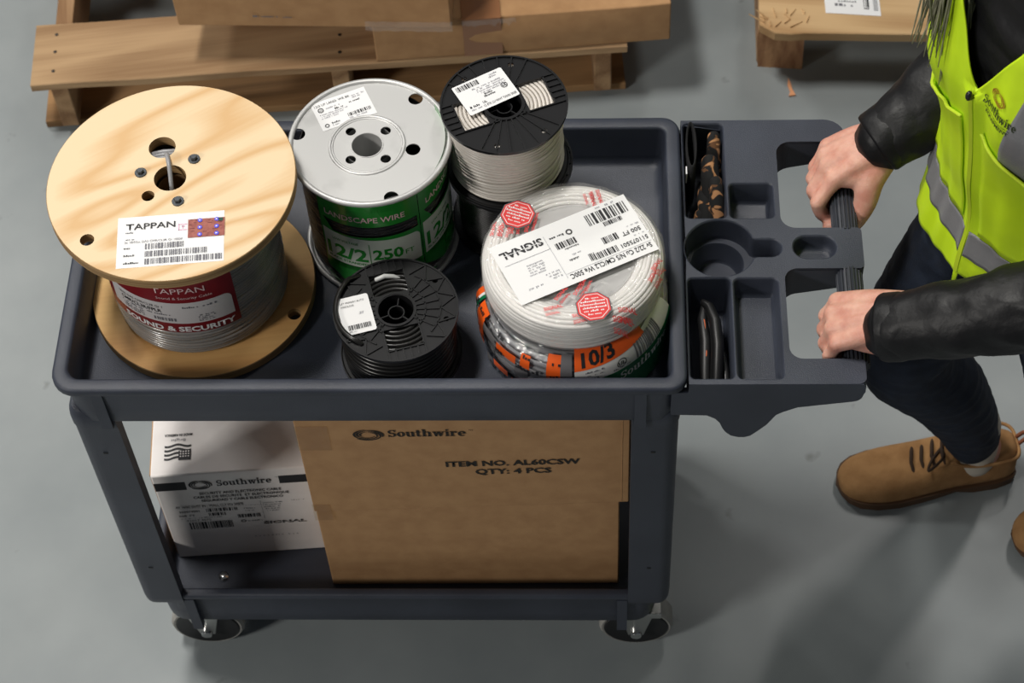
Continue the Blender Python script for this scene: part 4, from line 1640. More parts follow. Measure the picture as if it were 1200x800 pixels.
S.greek(0.014, 0.0035, 0.040, 0.0026, 3, 2, 6)
S.bars(0.080, 0.0300, 0.106, 0.0390, 1, 2, 0.0007, 9)
S.greek(0.080, 0.0410, 0.098, 0.0022, 1, 2, 7, 0.9)
S.greek(0.086, LH - 0.0330, 0.100, 0.0026, 1, 2, 8, 0.9)
S.greek(0.082, LH - 0.0390, 0.094, 0.0022, 3, 2, 9, 0.9)
S.poly(circle(0.0040, 18, (0.082, 0.0210)), 1, 2, [circle(0.0024, 18, (0.082, 0.0210))])
S.greek(0.089, 0.0195, 0.108, 0.0030, 1, 2, 10, 0.9)
S.rect(0.0785, LH - 0.0170, 0.0790, 0.0100, 3, 2) if False else None
S.rect(0.1120, 0.0140, 0.1125, LH - 0.0100, 3, 2)
S.rect(0.1120, 0.0330, LW - 0.006, 0.0335, 3, 2)
S.rect(0.002, LH - 0.0158, 0.111, LH - 0.0154, 3, 2)
S.text('SIGNAL', 0.1155, 0.0140, 0.0150, 1, 2, bold=0.025, width=0.0540)
S.rect(0.1175, 0.0195, 0.1650, 0.0202, 0, 3)
for i in range(5):
    S.greek(0.126 + 0.001 * i, 0.0430 + 0.0036 * i, 0.150, 0.0022, 3, 2, 40 + i)
for i in range(3):
    S.greek(0.116, 0.0640 + 0.0040 * i, 0.134 - 0.003 * i, 0.0022, 3, 2, 50 + i)
S.greek(0.140, 0.0740, 0.160, 0.0024, 3, 2, 55)
# top-left corner of the label (right end in the picture) and its direction
p0 = Vector((wx + 0.0590, wy + 0.0815, 0.8378))
exd = Vector((-0.1583, -0.0795, 0)).normalized()
eyd = Vector((0.0442, -0.0789, 0)).normalized()
S.build('label', [WHITE, INK, WHITE, PALEINK], on_plane(p0, exd, Vector((0, 0, 1)).cross(exd)), sig)
# red stickers and repeated red printing on the film
def octa(r, a=rad(22.5)):
    return [(r * cos(a + TAU * i / 8), r * sin(a + TAU * i / 8)) for i in range(8)]


for (dx, dy, rt) in ((0.0240, -0.0805, rad(10)), (-0.0650, 0.0520, rad(-20))):
    S = Sheet()
    S.poly(octa(0.0215), 3, 0)
    S.poly(octa(0.0202), 0, 1)
    S.poly(octa(0.0182), 1, 2, [octa(0.0174)])
    for i, (w, h) in enumerate(((0.008, 0.0022), (0.014, 0.0028), (0.015, 0.0028), (0.0145, 0.0026), (0.012, 0.0026), (0.008, 0.0022))):
        S.greek(-w, 0.0105 - 0.0044 * i, w, h, 1, 2, 5 + i, 0.9)
    S.build('sticker', [REDP, WHITE, WHITE, DGREY], on_top(wx + dx, wy + dy, 0.8382, rt), sig)
rr = random.Random(4)
spots = [(0.010, -0.057, 70), (-0.018, -0.072, 55), (-0.032, -0.086, 15), (0.000, -0.095, 12), (-0.046, -0.058, 50), (0.052, -0.086, 12), (0.046, -0.095, 10), (-0.083, 0.020, 80), (-0.070, 0.024, 85), (-0.093, 0.022, 82), (-0.053, 0.026, 80), (-0.050, 0.040, 80), (0.018, 0.084, -75), (0.090, -0.045, 65), (0.093, -0.030, 60), (0.026, 0.088, -75), (0.004, -0.065, 65)]
for (dx, dy, an) in spots:
    S = Sheet()
    an = rad(an)
    S.text('SIGNAL', dx, dy, 0.0064, 0, 1, bold=0.02, rot=an, width=0.0220)
    S.text('SIGNAL', dx + 0.007 * sin(an), dy - 0.007 * cos(an), 0.0048, 0, 1, bold=0.015, rot=an, width=0.0170)
    S.build('film_print', [REDP], lambda u, v, h: Vector((wx + u, wy + v, 0.8372 + h - 0.010 * max(0, (hypot(u, v) - 0.0945) / 0.012) ** 2)), sig)

# ------------------------------------------------------------------ cartons on the lower shelf
ZS = 0.155
wb = thing('cable_box', 'white printed cardboard cable box on the lower shelf beside the larger brown box', 'box', (0.0365, 0.1065, ZS), rad(4.3))
bw, bd, bh = 0.222, 0.245, 0.2285
m = MB()
m.box(0, 0, 0, bw, bd, bh)
obj('carton', m, WHITECARD, wb, local=True, bevel=0.0025)
m = MB()
m.box(-0.0012, 0.004, 0.004, 0.0004, bd - 0.004, bh - 0.002)
tag(obj('end_panel', m, KRAFT, wb, local=True), 'bare brown card end')
S = Sheet()
S.rect(0.001, bh - 0.0395, 0.0435, bh - 0.0185, 1, 0)
S.rect(0.170, bh - 0.0385, bw - 0.004, bh - 0.0185, 1, 0)
S.xf(swirl_mark(1), 0.063, bh - 0.0285, 0.033)
S.xf(WRD, 0.085, bh - 0.0335, 0.0081, 0, 0.0100)
S.text('TM', 0.165, bh - 0.0215, 0.0030, 1, 2)
for i, (t_, w_) in enumerate((('SECURITY AND ELECTRONIC CABLE', 0.112), ('CABLES DE SECURITE  ET ELECTRONIQUE', 0.131), ('SEGURIDAD Y CABLE ELECTRONICO', 0.112))):
    S.text(t_, 0.114, bh - 0.0545 - 0.0098 * i, 0.0086, 1, 2, align='C', bold=0.02, width=w_)
S.text("'", 0.102, bh - 0.0583, 0.006, 1, 2)
S.text('AV 16/2C DUST IN - WALL CL3 We 500PB', 0.0195, bh - 0.0880, 0.0086, 1, 2, bold=0.01, width=0.094)
S.text('556574501', 0.0225, bh - 0.1010, 0.0074, 1, 2, bold=0.012, width=0.028)
S.bars(0.060, bh - 0.1020, 0.106, bh - 0.0935, 1, 2, 0.0009, 3)
S.text('500  FT', 0.0205, bh - 0.1120, 0.0064, 1, 2, bold=0.01, width=0.022)
S.bars(0.062, bh - 0.1135, 0.086, bh - 0.1055, 1, 2, 0.0009, 4)
S.greek(0.022, bh - 0.1180, 0.080, 0.002, 3, 2, 4)
S.text('01017 4675', 0.029, bh - 0.1255, 0.0060, 1, 2, width=0.034)
S.bars(0.031, bh - 0.1480, 0.093, bh - 0.1290, 1, 2, 0.0010, 5)
S.bars(0.101, bh - 0.1235, 0.133, bh - 0.1145, 1, 2, 0.0008, 6)
S.greek(0.112, bh - 0.100, 0.128, 0.0024, 3, 2, 7)
S.greek(0.112, bh - 0.106, 0.126, 0.0024, 3, 2, 8)
S.poly(circle(0.0036, 16, (0.107, bh - 0.1335)), 1, 2, [circle(0.0024, 16, (0.107, bh - 0.1335))])
S.greek(0.113, bh - 0.1350, 0.134, 0.0026, 1, 2, 9)
S.rect(0.137, bh - 0.130, 0.1374, bh - 0.080, 3, 2)
S.rect(0.020, bh - 0.0905, 0.137, bh - 0.0901, 3, 2)
for i in range(5):
    S.greek(0.140, bh - 0.088 - 0.0055 * i, 0.168 - 0.002 * i, 0.0022, 3, 2, 20 + i)
S.greek(0.180, bh - 0.085, 0.200, 0.002, 3, 2, 33)
S.text('SIGNAL', 0.134, bh - 0.1455, 0.0098, 1, 2, bold=0.03, width=0.060)
S.rect(0.136, bh - 0.1424, 0.189, bh - 0.1418, 0, 3)
S.build('print', [WHITECARD, INK, WHITECARD, GREYINK], lambda u, v, h: Vector((u, -h, v)), wb, local=True)
S = Sheet()
S.text('S Y S T E M S   5 1 5', 0.116, bh - 0.1800, 0.0040, 3, 2, width=0.062)
S.build('print', [WHITECARD, INK, WHITECARD, GREYINK], lambda u, v, h: Vector((u, -h, v)), wb, local=True)
# flag emblem on the lid, upside down from the front
S = Sheet()
fw, fh = 0.036, 0.026
for i in range(4):
    n = 16
    up_, lo_ = [], []
    for j in range(n + 1):
        u = fw * j / n
        y = 0.0035 + i * 0.0066 + 0.0017 * sin(TAU * 1.3 * j / n + 0.6)
        up_.append((u, y + 0.0017))
        lo_.append((u, y - 0.0017))
    S.tris(up_ + lo_, [(j, n + 1 + j, n + 2 + j, j + 1) for j in range(n)], 1, 1)
S.rect(0, fh * 0.45, fw * 0.46, fh + 0.001, 1, 2)
for i in range(4):
    for j in range(3):
        S.poly(circle(0.0011, 6, (0.003 + 0.0036 * i, fh * 0.52 + 0.0038 * j)), 0, 3)
S.text('Bright', fw * 0.5, -0.0070, 0.0060, 3, 2, align='C', width=0.020)
S.text('MADE IN AMERICA', fw * 0.5, -0.0150, 0.0056, 1, 2, align='C', bold=0.03, width=0.038)
S.build('print', [WHITECARD, INK, INK, GREYINK], lambda u, v, h: Vector((0.054 - u, 0.050 - v, bh + h)), wb, local=True)
S = Sheet()
S.xf(swirl_mark(1), 0, 0, 0.04)
S.build('print', [WHITECARD, INK], lambda u, v, h: Vector((0.175 - u, 0.105 - v, bh + h)), wb, local=True)

bb = thing('cardboard_box', 'large brown cardboard box filling the right of the lower shelf, item number printed on it', 'box', (0.2620, 0.0625, ZS), rad(0.4))
bw, bd, bh = 0.4050, 0.295, 0.4780
m = MB()
m.box(0, 0.0010, 0, bw, bd, bh - 0.002)
obj('carton', m, KRAFT, bb, local=True, bevel=0.002)
m = MB()
zl = 0.2140
vs = [(-0.0015, -0.0012, zl), (bw + 0.0120, -0.0012, zl + 0.021), (bw + 0.0120, bd + 0.002, zl + 0.021), (-0.0015, bd + 0.002, zl)]
m.loft([vs, [(x, y, bh) for x, y, z in vs]], cap0=True, cap1=True)
lid = obj('lid', m, KRAFT, bb, local=True, bevel=0.0015)
m = MB()
m.box(bw + 0.002, -0.0016, zl + 0.022, bw + 0.0028, -0.0010, bh)
obj('crease', m, KRAFTB, lid, local=True, smooth=0)
TAPE = wrapmat('clear_tape', gloss=0.04, rough=0.2, bscale=25, bump=0.3, tint=(0.95, 0.92, 0.86, 1), edge=0.12)
m = MB()
m.box(-0.0025, -0.0020, zl - 0.022, 0.0220, -0.0015, zl + 0.020)
obj('tape', m, TAPE, bb, local=True, smooth=0)
m = MB()
m.box(-0.0025, -0.0020, bh - 0.105, 0.040, -0.0015, bh - 0.0480)
obj('tape', m, TAPE, bb, local=True, smooth=0)
S = Sheet()
S.xf(swirl_mark(1), 0.089, 0.4090, 0.040, 0, 0.036)
S.xf(WRD, 0.114, 0.4045, 0.0106, 0.01, 0.0112)
S.text('TM', 0.2155, 0.4175, 0.0040, 1, 2)
S.build('print', [KRAFT, KRAFTINK], lambda u, v, h: Vector((u, -0.0013 - h, v)), bb, local=True)
S = Sheet()
S.text('ITEM NO. AL60CSW', 0.268, 0.3330, 0.0178, 1, 2, align='C', bold=0.03, width=0.172, rot=0.035)
S.text('QTY: 4 PCS', 0.268, 0.3125, 0.0178, 1, 2, align='C', bold=0.03, width=0.098, rot=0.035)
S.build('print', [KRAFT, KRAFTINK], lambda u, v, h: Vector((u, -0.0013 - h, v)), bb, local=True)

# ------------------------------------------------------------------ pallets and cartons behind the cart
PINE = wood('pallet_board', srgb(184, 152, 114), srgb(150, 118, 84), axis_rot=rad(-4.5), stretch=(1.8, 16, 16), bands=4.0, rough=0.85, fine=0.22, seed=1.0, spread=(0.1, 1.0))
PINE2 = wood('pallet_stringer', srgb(176, 142, 104), srgb(136, 102, 70), axis_rot=rad(85), stretch=(1.8, 14, 14), bands=3.0, rough=0.85, fine=0.22, seed=5.0, spread=(0.1, 1.0))
PINE3 = wood('pallet_lower_board', srgb(166, 128, 86), srgb(120, 90, 58), axis_rot=rad(-4.5), stretch=(1.8, 14, 14), bands=3.0, rough=0.85, fine=0.2, seed=9.0, spread=(0.1, 1.0))
PINE4 = wood('pallet_fresh_board', srgb(206, 172, 126), srgb(176, 138, 94), axis_rot=rad(4), stretch=(1.6, 14, 14), bands=3.0, rough=0.8, fine=0.18, seed=14.0, spread=(0.1, 1.0))
NAIL = mat('nail_head', (0.05, 0.045, 0.04, 1), rough=0.5, metal=0.6)


def board(name, x0, y0, z0, x1, y1, z1, mt, par, seed=0, chip=0.003, segs=24):
    """sawn plank with a slightly wavy outline"""
    m = MB()
    loops = []
    for i in range(segs + 1):
        t = i / segs
        x = x0 + (x1 - x0) * t
        a = chip * noise.noise(Vector((t * 7, seed, 0)))
        b = chip * noise.noise(Vector((t * 7, seed, 5)))
        c = chip * 0.3 * noise.noise(Vector((t * 5, seed, 9)))
        e = 0.0015
        loops.append([(x, y0 + a + e, z0), (x, y1 + b - e, z0), (x, y1 + b, z0 + e), (x, y1 + b, z1 - e + c), (x, y1 + b - e, z1 + c), (x, y0 + a + e, z1 + c), (x, y0 + a, z1 - e + c), (x, y0 + a, z0 + e)])
    m.loft(loops, cap0=True, cap1=True)
    return obj(name, m, mt, par, local=True, smooth=30)


pal = thing('wooden_pallet', 'weathered wooden pallet behind the cart carrying two brown cartons', 'pallet', (-0.3255, 1.0185, 0.0), rad(4.3))
PW, PD = 1.018, 1.05
b1 = board('deck_board', 0, 0.000, 0.124, PW, 0.140, 0.1405, PINE, pal, 1)
for x, ys in ((0.037, (0.030, 0.074, 0.114)), (0.528, (0.030, 0.070, 0.112)), (0.985, (0.030, 0.072, 0.112))):
    for y in ys:
        m = MB()
        m.lathe([(0.0032, 0.1400), (0.0030, 0.1413), (0.001, 0.1416)], 8, (x, y, 0), cap1=True)
        obj('nail', m, NAIL, b1, local=True)
for i, y in enumerate((0.245, 0.385, 0.525, 0.665, 0.805)):
    board('deck_board', 0, y, 0.124, PW, y + 0.095, 0.1405, PINE, pal, 2 + i)
board('deck_board', 0, 0.91, 0.124, PW, 1.05, 0.1405, PINE, pal, 9)
for i, x in enumerate((0.028, 0.510, 0.962)):
    m = MB()
    m.box(x, 0.012, 0.0165, x + 0.030, PD - 0.012, 0.1238)
    obj('stringer', m, PINE2, pal, local=True, bevel=0.002)
for i, y in enumerate((0.030, 0.48, 0.93)):
    board('bottom_board', 0.004 if i else -0.004, y - 0.004, 0.0, PW, y + 0.10, 0.0163, PINE3, pal, 20 + i)


def carton(name, label, loc, rz, w, d, h, mt, group=None, bulge=0.006, tape=True):
    t = thing(name, label, 'box', loc, rz, group)
    m = MB()
    n = 14
    k = 10
    def P(i, j, l):
        x, y, z = i / n, j / n, l / k
        bx = bulge * (sin(pi * y) * sin(pi * z))
        by = bulge * (sin(pi * x) * sin(pi * z))
        px = w * x + (bx * (2 * x - 1))
        py = d * y + (by * (2 * y - 1))
        pz = h * z + (0.003 * noise.noise(Vector((x * 3, y * 3, 1.7))) if l == k else 0)
        return (px, py, pz)
    loops = []
    for l in range(k + 1):
        lp = [P(i, 0, l) for i in range(n)] + [P(n, j, l) for j in range(n)] + [P(i, n, l) for i in range(n, 0, -1)] + [P(0, j, l) for j in range(n, 0, -1)]
        loops.append(lp)
    m.loft(loops, cap0=True, cap1=True)
    b = obj('carton', m, mt, t, local=True, smooth=40, bevel=0.002)
    return t, b


b2, b2c = carton('cardboard_box', 'long flat brown carton on the pallet, overhanging its right end', (0.2640, 1.0640, 0.1425), rad(5.0), 0.500, 0.360, 0.0880, KRAFT, 'cartons on the left pallet')
m = MB()
m.box(0.150, -0.0050, 0.002, 0.215, -0.0042, 0.0895)
m.box(0.150, -0.0050, 0.0890, 0.215, 0.34, 0.0898)
obj('tape', m, mat('packing_tape', srgb(150, 104, 70), rough=0.25, coat=0.6), b2, local=True, smooth=0)
m = MB()
rng = random.Random(2)
vs, fs = [], []
nx, ny = 22, 5
for j in range(ny + 1):
    for i in range(nx + 1):
        vs.append((0.15 + 0.09 * i / nx, -0.0060 - 0.003 * abs(noise.noise(Vector((i * 0.7, j * 0.9, 3)))), 0.0885 - 0.020 * j / ny * (0.6 + 0.6 * noise.noise(Vector((i * 0.5, 0, 7))))))
for j in range(ny):
    for i in range(nx):
        a = j * (nx + 1) + i
        fs.append((a, a + 1, a + nx + 2, a + nx + 1))
m.add(vs, fs)
obj('stretch_wrap', m, FILMC, b2, local=True, smooth=180)
b1_, b1c = carton('cardboard_box', 'upper brown carton resting on the long flat carton behind the plywood reel', (-0.0600, 1.0660, 0.2345), rad(-1.6), 0.4580, 0.420, 0.260, KRAFTB, 'cartons on the left pallet', bulge=0.004)
m = MB()
vs, fs = [], []
nx, ny = 20, 3
for j in range(ny + 1):
    for i in range(nx + 1):
        vs.append((0.315 + 0.145 * i / nx, -0.0030 - 0.003 * abs(noise.noise(Vector((i * 0.8, j * 0.9, 13)))) - 0.004 * (1 - j / ny), 0.018 * j / ny - 0.004 * abs(noise.noise(Vector((i * 0.45, 2.0, 7)))) * (1 - j / ny)))
for j in range(ny):
    for i in range(nx):
        a = j * (nx + 1) + i
        fs.append((a, a + 1, a + nx + 2, a + nx + 1))
m.add(vs, fs)
obj('stretch_wrap', m, FILMC, b1_, local=True, smooth=180)
S = Sheet()
S.greek(0.130, 0.0265, 0.175, 0.0045, 1, 0, 5, 0.9)
S.greek(0.180, 0.0255, 0.196, 0.0030, 1, 0, 6, 0.9)
S.build('print', [KRAFTB, GREYINK], lambda u, v, h: Vector((u, -0.0045 - h, v)), b1_, local=True)

# right-hand pallet: a thick board on a block
rp = thing('wooden_pallet', 'splintered pale wooden pallet with a white paper label, behind the person', 'pallet', (0.9150, 1.1180, 0.0), rad(-1.2))
db = MB()
segs = 40
loops = []
for i in range(segs + 1):
    t = i / segs
    x = 0.0 + 1.02 * t
    a = 0.010 * noise.noise(Vector((t * 30, 3, 0))) * max(0, 1 - t * 9) + 0.002 * noise.noise(Vector((t * 6, 1, 0)))
    if t < 0.02:
        a += 0.02
    c = 0.003 * noise.noise(Vector((t * 40, 8, 0))) * max(0, 1 - t * 8)
    loops.append([(x, a, 0.126 + abs(c)), (x, 0.150, 0.126), (x, 0.150, 0.1445), (x, a + 0.002, 0.1445 + c), (x, a, 0.1430 + c)])
db.loft(loops, cap0=True, cap1=True)
dbo = obj('deck_board', db, PINE4, rp, local=True, smooth=25)
for i, y in enumerate((0.19, 0.335, 0.48, 0.625, 0.77)):
    board('deck_board', 0.004, y, 0.126, 1.02, y + 0.1, 0.1445, PINE4, rp, 40 + i)
for x in (0.004, 0.49, 0.976):
    m = MB()
    m.box(x, 0.062, 0.0, x + 0.042, 0.88, 0.1258)
    obj('stringer', m, PINE2, rp, local=True, bevel=0.003)
m = MB()
m.loft([[(0.006, 0.0535, 0.0), (0.084, 0.048, 0.0), (0.086, 0.0615, 0.0), (0.006, 0.0618, 0.0)], [(0.001, 0.0535, 0.075), (0.082, 0.046, 0.080), (0.082, 0.0615, 0.08), (0.001, 0.0618, 0.07)], [(0.002, 0.0435, 0.1256), (0.084, 0.038, 0.1256), (0.084, 0.0615, 0.1256), (0.002, 0.0618, 0.1256)]], cap0=True, cap1=True)
tag(obj('broken_end', m, mat('splintered_wood', srgb(150, 104, 72), srgb(196, 150, 108), scale=(60, 60, 14), detail=6, rough=0.9, bump=0.8, bscale=120), rp, local=True, smooth=25), 'rough split reddish end')
m = MB()
rng = random.Random(9)
for i in range(14):
    x = rng.uniform(0.004, 0.085)
    y = rng.uniform(0.004, 0.05)
    l = rng.uniform(0.014, 0.04)
    a = rng.uniform(-0.9, 0.9)
    z = 0.1450
    w = rng.uniform(0.001, 0.003)
    m.loft([[(x, y, z - 0.001), (x + w, y, z - 0.001), (x + w, y, z + 0.003)], [(x + l * sin(a), y + l * cos(a) * 0.7, z - 0.001), (x + l * sin(a) + w, y + l * cos(a) * 0.7, z - 0.001), (x + l * sin(a) + 0.0005, y + l * cos(a) * 0.7, z + 0.0012)]], cap0=True, cap1=True)
obj('splinter', m, PINE4, dbo, local=True, smooth=0)
S = Sheet()
S.rect(0, 0, 0.066, 0.050, 0, 0)
S.bars(0.0465, 0.018, 0.0530, 0.048, 1, 1, 0.0008, 3)
S.rect(0.0465, 0.0140, 0.0525, 0.0165, 1, 1)
for i in range(9):
    S.rect(0.0580, 0.012 + 0.004 * i, 0.0635, 0.0140 + 0.004 * i, 2, 1)
S.greek(0.012, 0.018, 0.034, 0.006, 2, 1, 5, 0.9)
S.greek(0.016, 0.028, 0.038, 0.004, 2, 1, 6, 0.9)
S.build('label', [WHITE, INK, GREYINK], lambda u, v, h: Vector((0.1130 + u * 1.42 - 0.03 * v, 0.0465 + v - 0.105 * u, 0.1452 + h)), rp, local=True)
m = MB()
vs = [(0, 0), (0.012, 0.002), (0.007, 0.014), (0.0045, 0.030), (0.001, 0.042), (-0.001, 0.026), (0.0028, 0.010)]
m.prism(vs, [], 0.0, 0.003)
sc = obj('wood_splinter', m, mat('fresh_splinter', srgb(226, 160, 116), rough=0.8), None)
sc.location = (0.9735, 1.1000, 0.0005)
tag(sc, 'small orange-tan splinter of wood lying on the floor by the right pallet', 'wood splinter')

# ------------------------------------------------------------------ the person at the handle
SKIN = mat('skin', srgb(204, 142, 124), srgb(224, 174, 154), scale=(45, 45, 45), detail=4, rough=0.45, bump=0.25, bscale=500)
SKIN.node_tree.nodes['Principled BSDF'].inputs['Subsurface Weight'].default_value = 0.12
SKIN.node_tree.nodes['Principled BSDF'].inputs['Subsurface Radius'].default_value = (0.010, 0.004, 0.002)
NYLON = mat('black_nylon', (0.005, 0.005, 0.006, 1), rough=0.48, bump=0.6, bscale=60, spec=0.35)
DENIM = mat('dark_denim', (0.006, 0.011, 0.024, 1), (0.010, 0.018, 0.038, 1), scale=(60, 60, 60), detail=6, rough=0.85, bump=0.3, bscale=420)
HIVIS = mat('hi_vis_fabric', (0.54, 0.80, 0.008, 1), (0.62, 0.88, 0.010, 1), scale=(12, 12, 12), detail=5, rough=0.6, bump=0.35, bscale=45)
REFL = mat('reflective_band', (0.20, 0.20, 0.21, 1), rough=0.4, bump=0.2, bscale=300)
VESTIN = mat('hi_vis_trim', (0.50, 0.66, 0.02, 1), rough=0.6)
SUEDE = mat('tan_suede', srgb(150, 110, 68), srgb(172, 130, 84), scale=(40, 40, 40), detail=6, rough=0.95, bump=0.3, bscale=300)
SOLEM = mat('brown_sole', srgb(88, 62, 40), rough=0.7)
LACE = mat('brown_lace', srgb(58, 42, 30), rough=0.9)
SOCK = mat('cream_sock', srgb(206, 198, 184), rough=0.95)
HAIR = mat('ash_hair', (0.17, 0.17, 0.105, 1), (0.31, 0.305, 0.205, 1), scale=(300, 300, 8), detail=3, rough=0.5)


def cr(pts, n=8):
    """Catmull-Rom through (x, y, z, r) control points"""
    out = []
    P = [pts[0]] + list(pts) + [pts[-1]]
    for i in range(1, len(P) - 2):
        p0, p1, p2, p3 = P[i - 1], P[i], P[i + 1], P[i + 2]
        for k in range(n):
            t = k / n
            out.append(tuple(0.5 * (2 * b + (c - a) * t + (2 * a - 5 * b + 4 * c - d) * t * t + (3 * b - a - 3 * c + d) * t ** 3) for a, b, c, d in zip(p0, p1, p2, p3)))
    out.append(tuple(pts[-1]))
    return out


def limb(m, pts, n=8, sides=20, puff=0.0, plen=0.05, squash=None, seed=0.0):
    q = cr(pts, n)
    rs = []
    s = 0.0
    for i, p in enumerate(q):
        if i:
            s += (Vector(p[:3]) - Vector(q[i - 1][:3])).length
        r = p[3]
        if puff:
            r *= 1 + puff * (abs(sin(pi * s / plen + seed)) ** 0.6 - 0.7)
        rs.append(r)
    m.tube([p[:3] for p in q], rs, sides, round_ends=True, squash=squash)


def ell(m, c, ax, rot=(0, 0, 0), n=24):
    T = Matrix.Translation(c) @ Matrix.Rotation(rot[2], 4, 'Z') @ Matrix.Rotation(rot[1], 4, 'Y') @ Matrix.Rotation(rot[0], 4, 'X')
    loops = []
    for i in range(1, n // 2):
        a = pi * i / (n // 2)
        loops.append([T @ Vector((ax[0] * sin(a) * cos(TAU * k / n), ax[1] * sin(a) * sin(TAU * k / n), -ax[2] * cos(a))) for k in range(n)])
    m.loft(loops, cap0=True, cap1=True)


def fuse(name, mb, mt, par, vox, smooth_it=4, fac=0.5, disp=None, wrinkle=0.0, wscale=20.0, sub=0):
    """merge overlapping closed shapes into one continuous skin"""
    o = obj(name, mb, mt, par, smooth=180, weld=False)
    md = o.modifiers.new('remesh', 'REMESH')
    md.mode = 'VOXEL'
    md.voxel_size = vox
    md.adaptivity = 0.0
    if smooth_it:
        ms = o.modifiers.new('smooth', 'SMOOTH')
        ms.factor = fac
        ms.iterations = smooth_it
    bpy.context.view_layer.update()
    dg = bpy.context.evaluated_depsgraph_get()
    me = bpy.data.meshes.new_from_object(o.evaluated_get(dg))
    o.modifiers.clear()
    old = o.data
    o.data = me
    me.name = name
    bpy.data.meshes.remove(old)
    if not me.materials:
        me.materials.append(mt)
    if wrinkle:
        n = len(me.vertices)
        co = [0.0] * (3 * n)
        no = [0.0] * (3 * n)
        me.vertices.foreach_get('co', co)
        me.vertices.foreach_get('normal', no)
        for i in range(n):
            c = Vector(co[3 * i:3 * i + 3])
            k = noise.noise(c * wscale) + 0.5 * noise.noise(c * wscale * 2.3)
            k2 = abs(noise.noise(Vector((c.x * wscale * 0.6, c.y * wscale * 0.6, c.z * wscale * 2.0 + 4))))
            d = wrinkle * (k * 0.5 - k2)
            for q in range(3):
                co[3 * i + q] += no[3 * i + q] * d
        me.vertices.foreach_set('co', co)
        me.update()
    me.shade_smooth()
    return o


PX, PY = 1.18, 0.23
per = thing('person', 'person in yellow hi-vis vest and black puffer jacket gripping the cart handle, stepping forward', 'person', (PX, PY, 0.0))
TW = rad(29)
FV = Vector((-cos(TW), -sin(TW), 0))
LV = Vector((sin(TW), -cos(TW), 0))


def lerp_tab(tab, z):
    if z <= tab[0][0]:
        return tab[0][1:]
    for a, b in zip(tab[:-1], tab[1:]):
        if z <= b[0]:
            t = (z - a[0]) / (b[0] - a[0])
            t = t * t * (3 - 2 * t) * 0.5 + t * 0.5
            return tuple(x + (y - x) * t for x, y in zip(a[1:], b[1:]))
    return tab[-1][1:]


TOR = [(0.70, 1.212, 0.250, 0.172, 0.132), (0.82, 1.199, 0.245, 0.170, 0.128), (0.94, 1.182, 0.238, 0.160, 0.122), (1.08, 1.164, 0.230, 0.168, 0.130),
       (1.18, 1.150, 0.226, 0.172, 0.118), (1.25, 1.138, 0.222, 0.150, 0.090), (1.30, 1.131, 0.220, 0.085, 0.070)]


def torso(th, z, e=0.0):
    cx_, cy_, a, b = lerp_tab(TOR, z)
    bump = 0.014 * math.exp(-((z - 1.06) / 0.07) ** 2) * max(0, cos(th)) * (abs(sin(th)) * 2) ** 0.7
    k = (b + e + bump)
    c = Vector((cx_, cy_, z))
    return c + FV * (k * cos(th)) + LV * ((a + e) * sin(th))


# body: one continuous skin under the clothes
m = MB()
loops = [[torso(TAU * k / 36, z, -0.03) for k in range(36)] for z in [0.74 + 0.04 * i for i in range(14)]]
m.loft(loops, cap0=True, cap1=True)
limb(m, [(1.122, 0.222, 1.24, 0.058), (1.107, 0.216, 1.33, 0.050), (1.094, 0.208, 1.40, 0.050)])
HC = Vector((1.078, 0.200, 1.468))
RZ = TW
ell(m, HC + Vector((0.010, 0.004, 0.012)), (0.094, 0.074, 0.098), (0, 0.15, RZ))
ell(m, HC + FV * 0.040 + Vector((0, 0, -0.055)), (0.048, 0.052, 0.058), (0, -0.25, RZ))
ell(m, HC + FV * 0.072 + Vector((0, 0, -0.094)), (0.018, 0.022, 0.016), (0, 0, RZ))
limb(m, [tuple(HC + FV * 0.082 + Vector((0, 0, 0.008))) + (0.0065,), tuple(HC + FV * 0.091 + Vector((0, 0, -0.018))) + (0.0078,), tuple(HC + FV * 0.0955 + Vector((0, 0, -0.034))) + (0.0095,)])
for s in (-1, 1):
    ell(m, HC + FV * 0.060 + LV * (0.034 * s) + Vector((0, 0, -0.028)), (0.022, 0.022, 0.022), (0, 0, RZ))
    ell(m, HC + FV * 0.073 + LV * (0.032 * s) + Vector((0, 0, 0.022)), (0.012, 0.024, 0.008), (0, 0, RZ))
    ell(m, HC + LV * (0.078 * s) + Vector((0.004, 0, -0.012)), (0.018, 0.008, 0.030), (0, 0.2, RZ))
for dz, w in ((-0.066, 0.006), (-0.075, 0.007)):
    a = HC + FV * 0.0815 + Vector((0, 0, dz))
    limb(m, [tuple(a - LV * 0.022 - FV * 0.008) + (0.004,), tuple(a) + (w,), tuple(a + LV * 0.022 - FV * 0.008) + (0.004,)])
RS, RE, RWR = (1.040, 0.355, 1.215), (1.140, 0.410, 0.925), (0.992, 0.326, 0.818)
LS_, LE, LWR = (1.222, 0.090, 1.215), (1.215, 0.020, 0.930), (1.000, 0.048, 0.818)
limb(m, [(1.095, 0.27, 1.215, 0.05), RS + (0.052,), (1.090, 0.386, 1.07, 0.044), RE + (0.038,), (1.075, 0.372, 0.878, 0.037), RWR + (0.0255,)])
limb(m, [(1.170, 0.17, 1.215, 0.05), LS_ + (0.052,), (1.222, 0.052, 1.07, 0.044), LE + (0.038,), (1.115, 0.032, 0.882, 0.037), LWR + (0.0255,)])


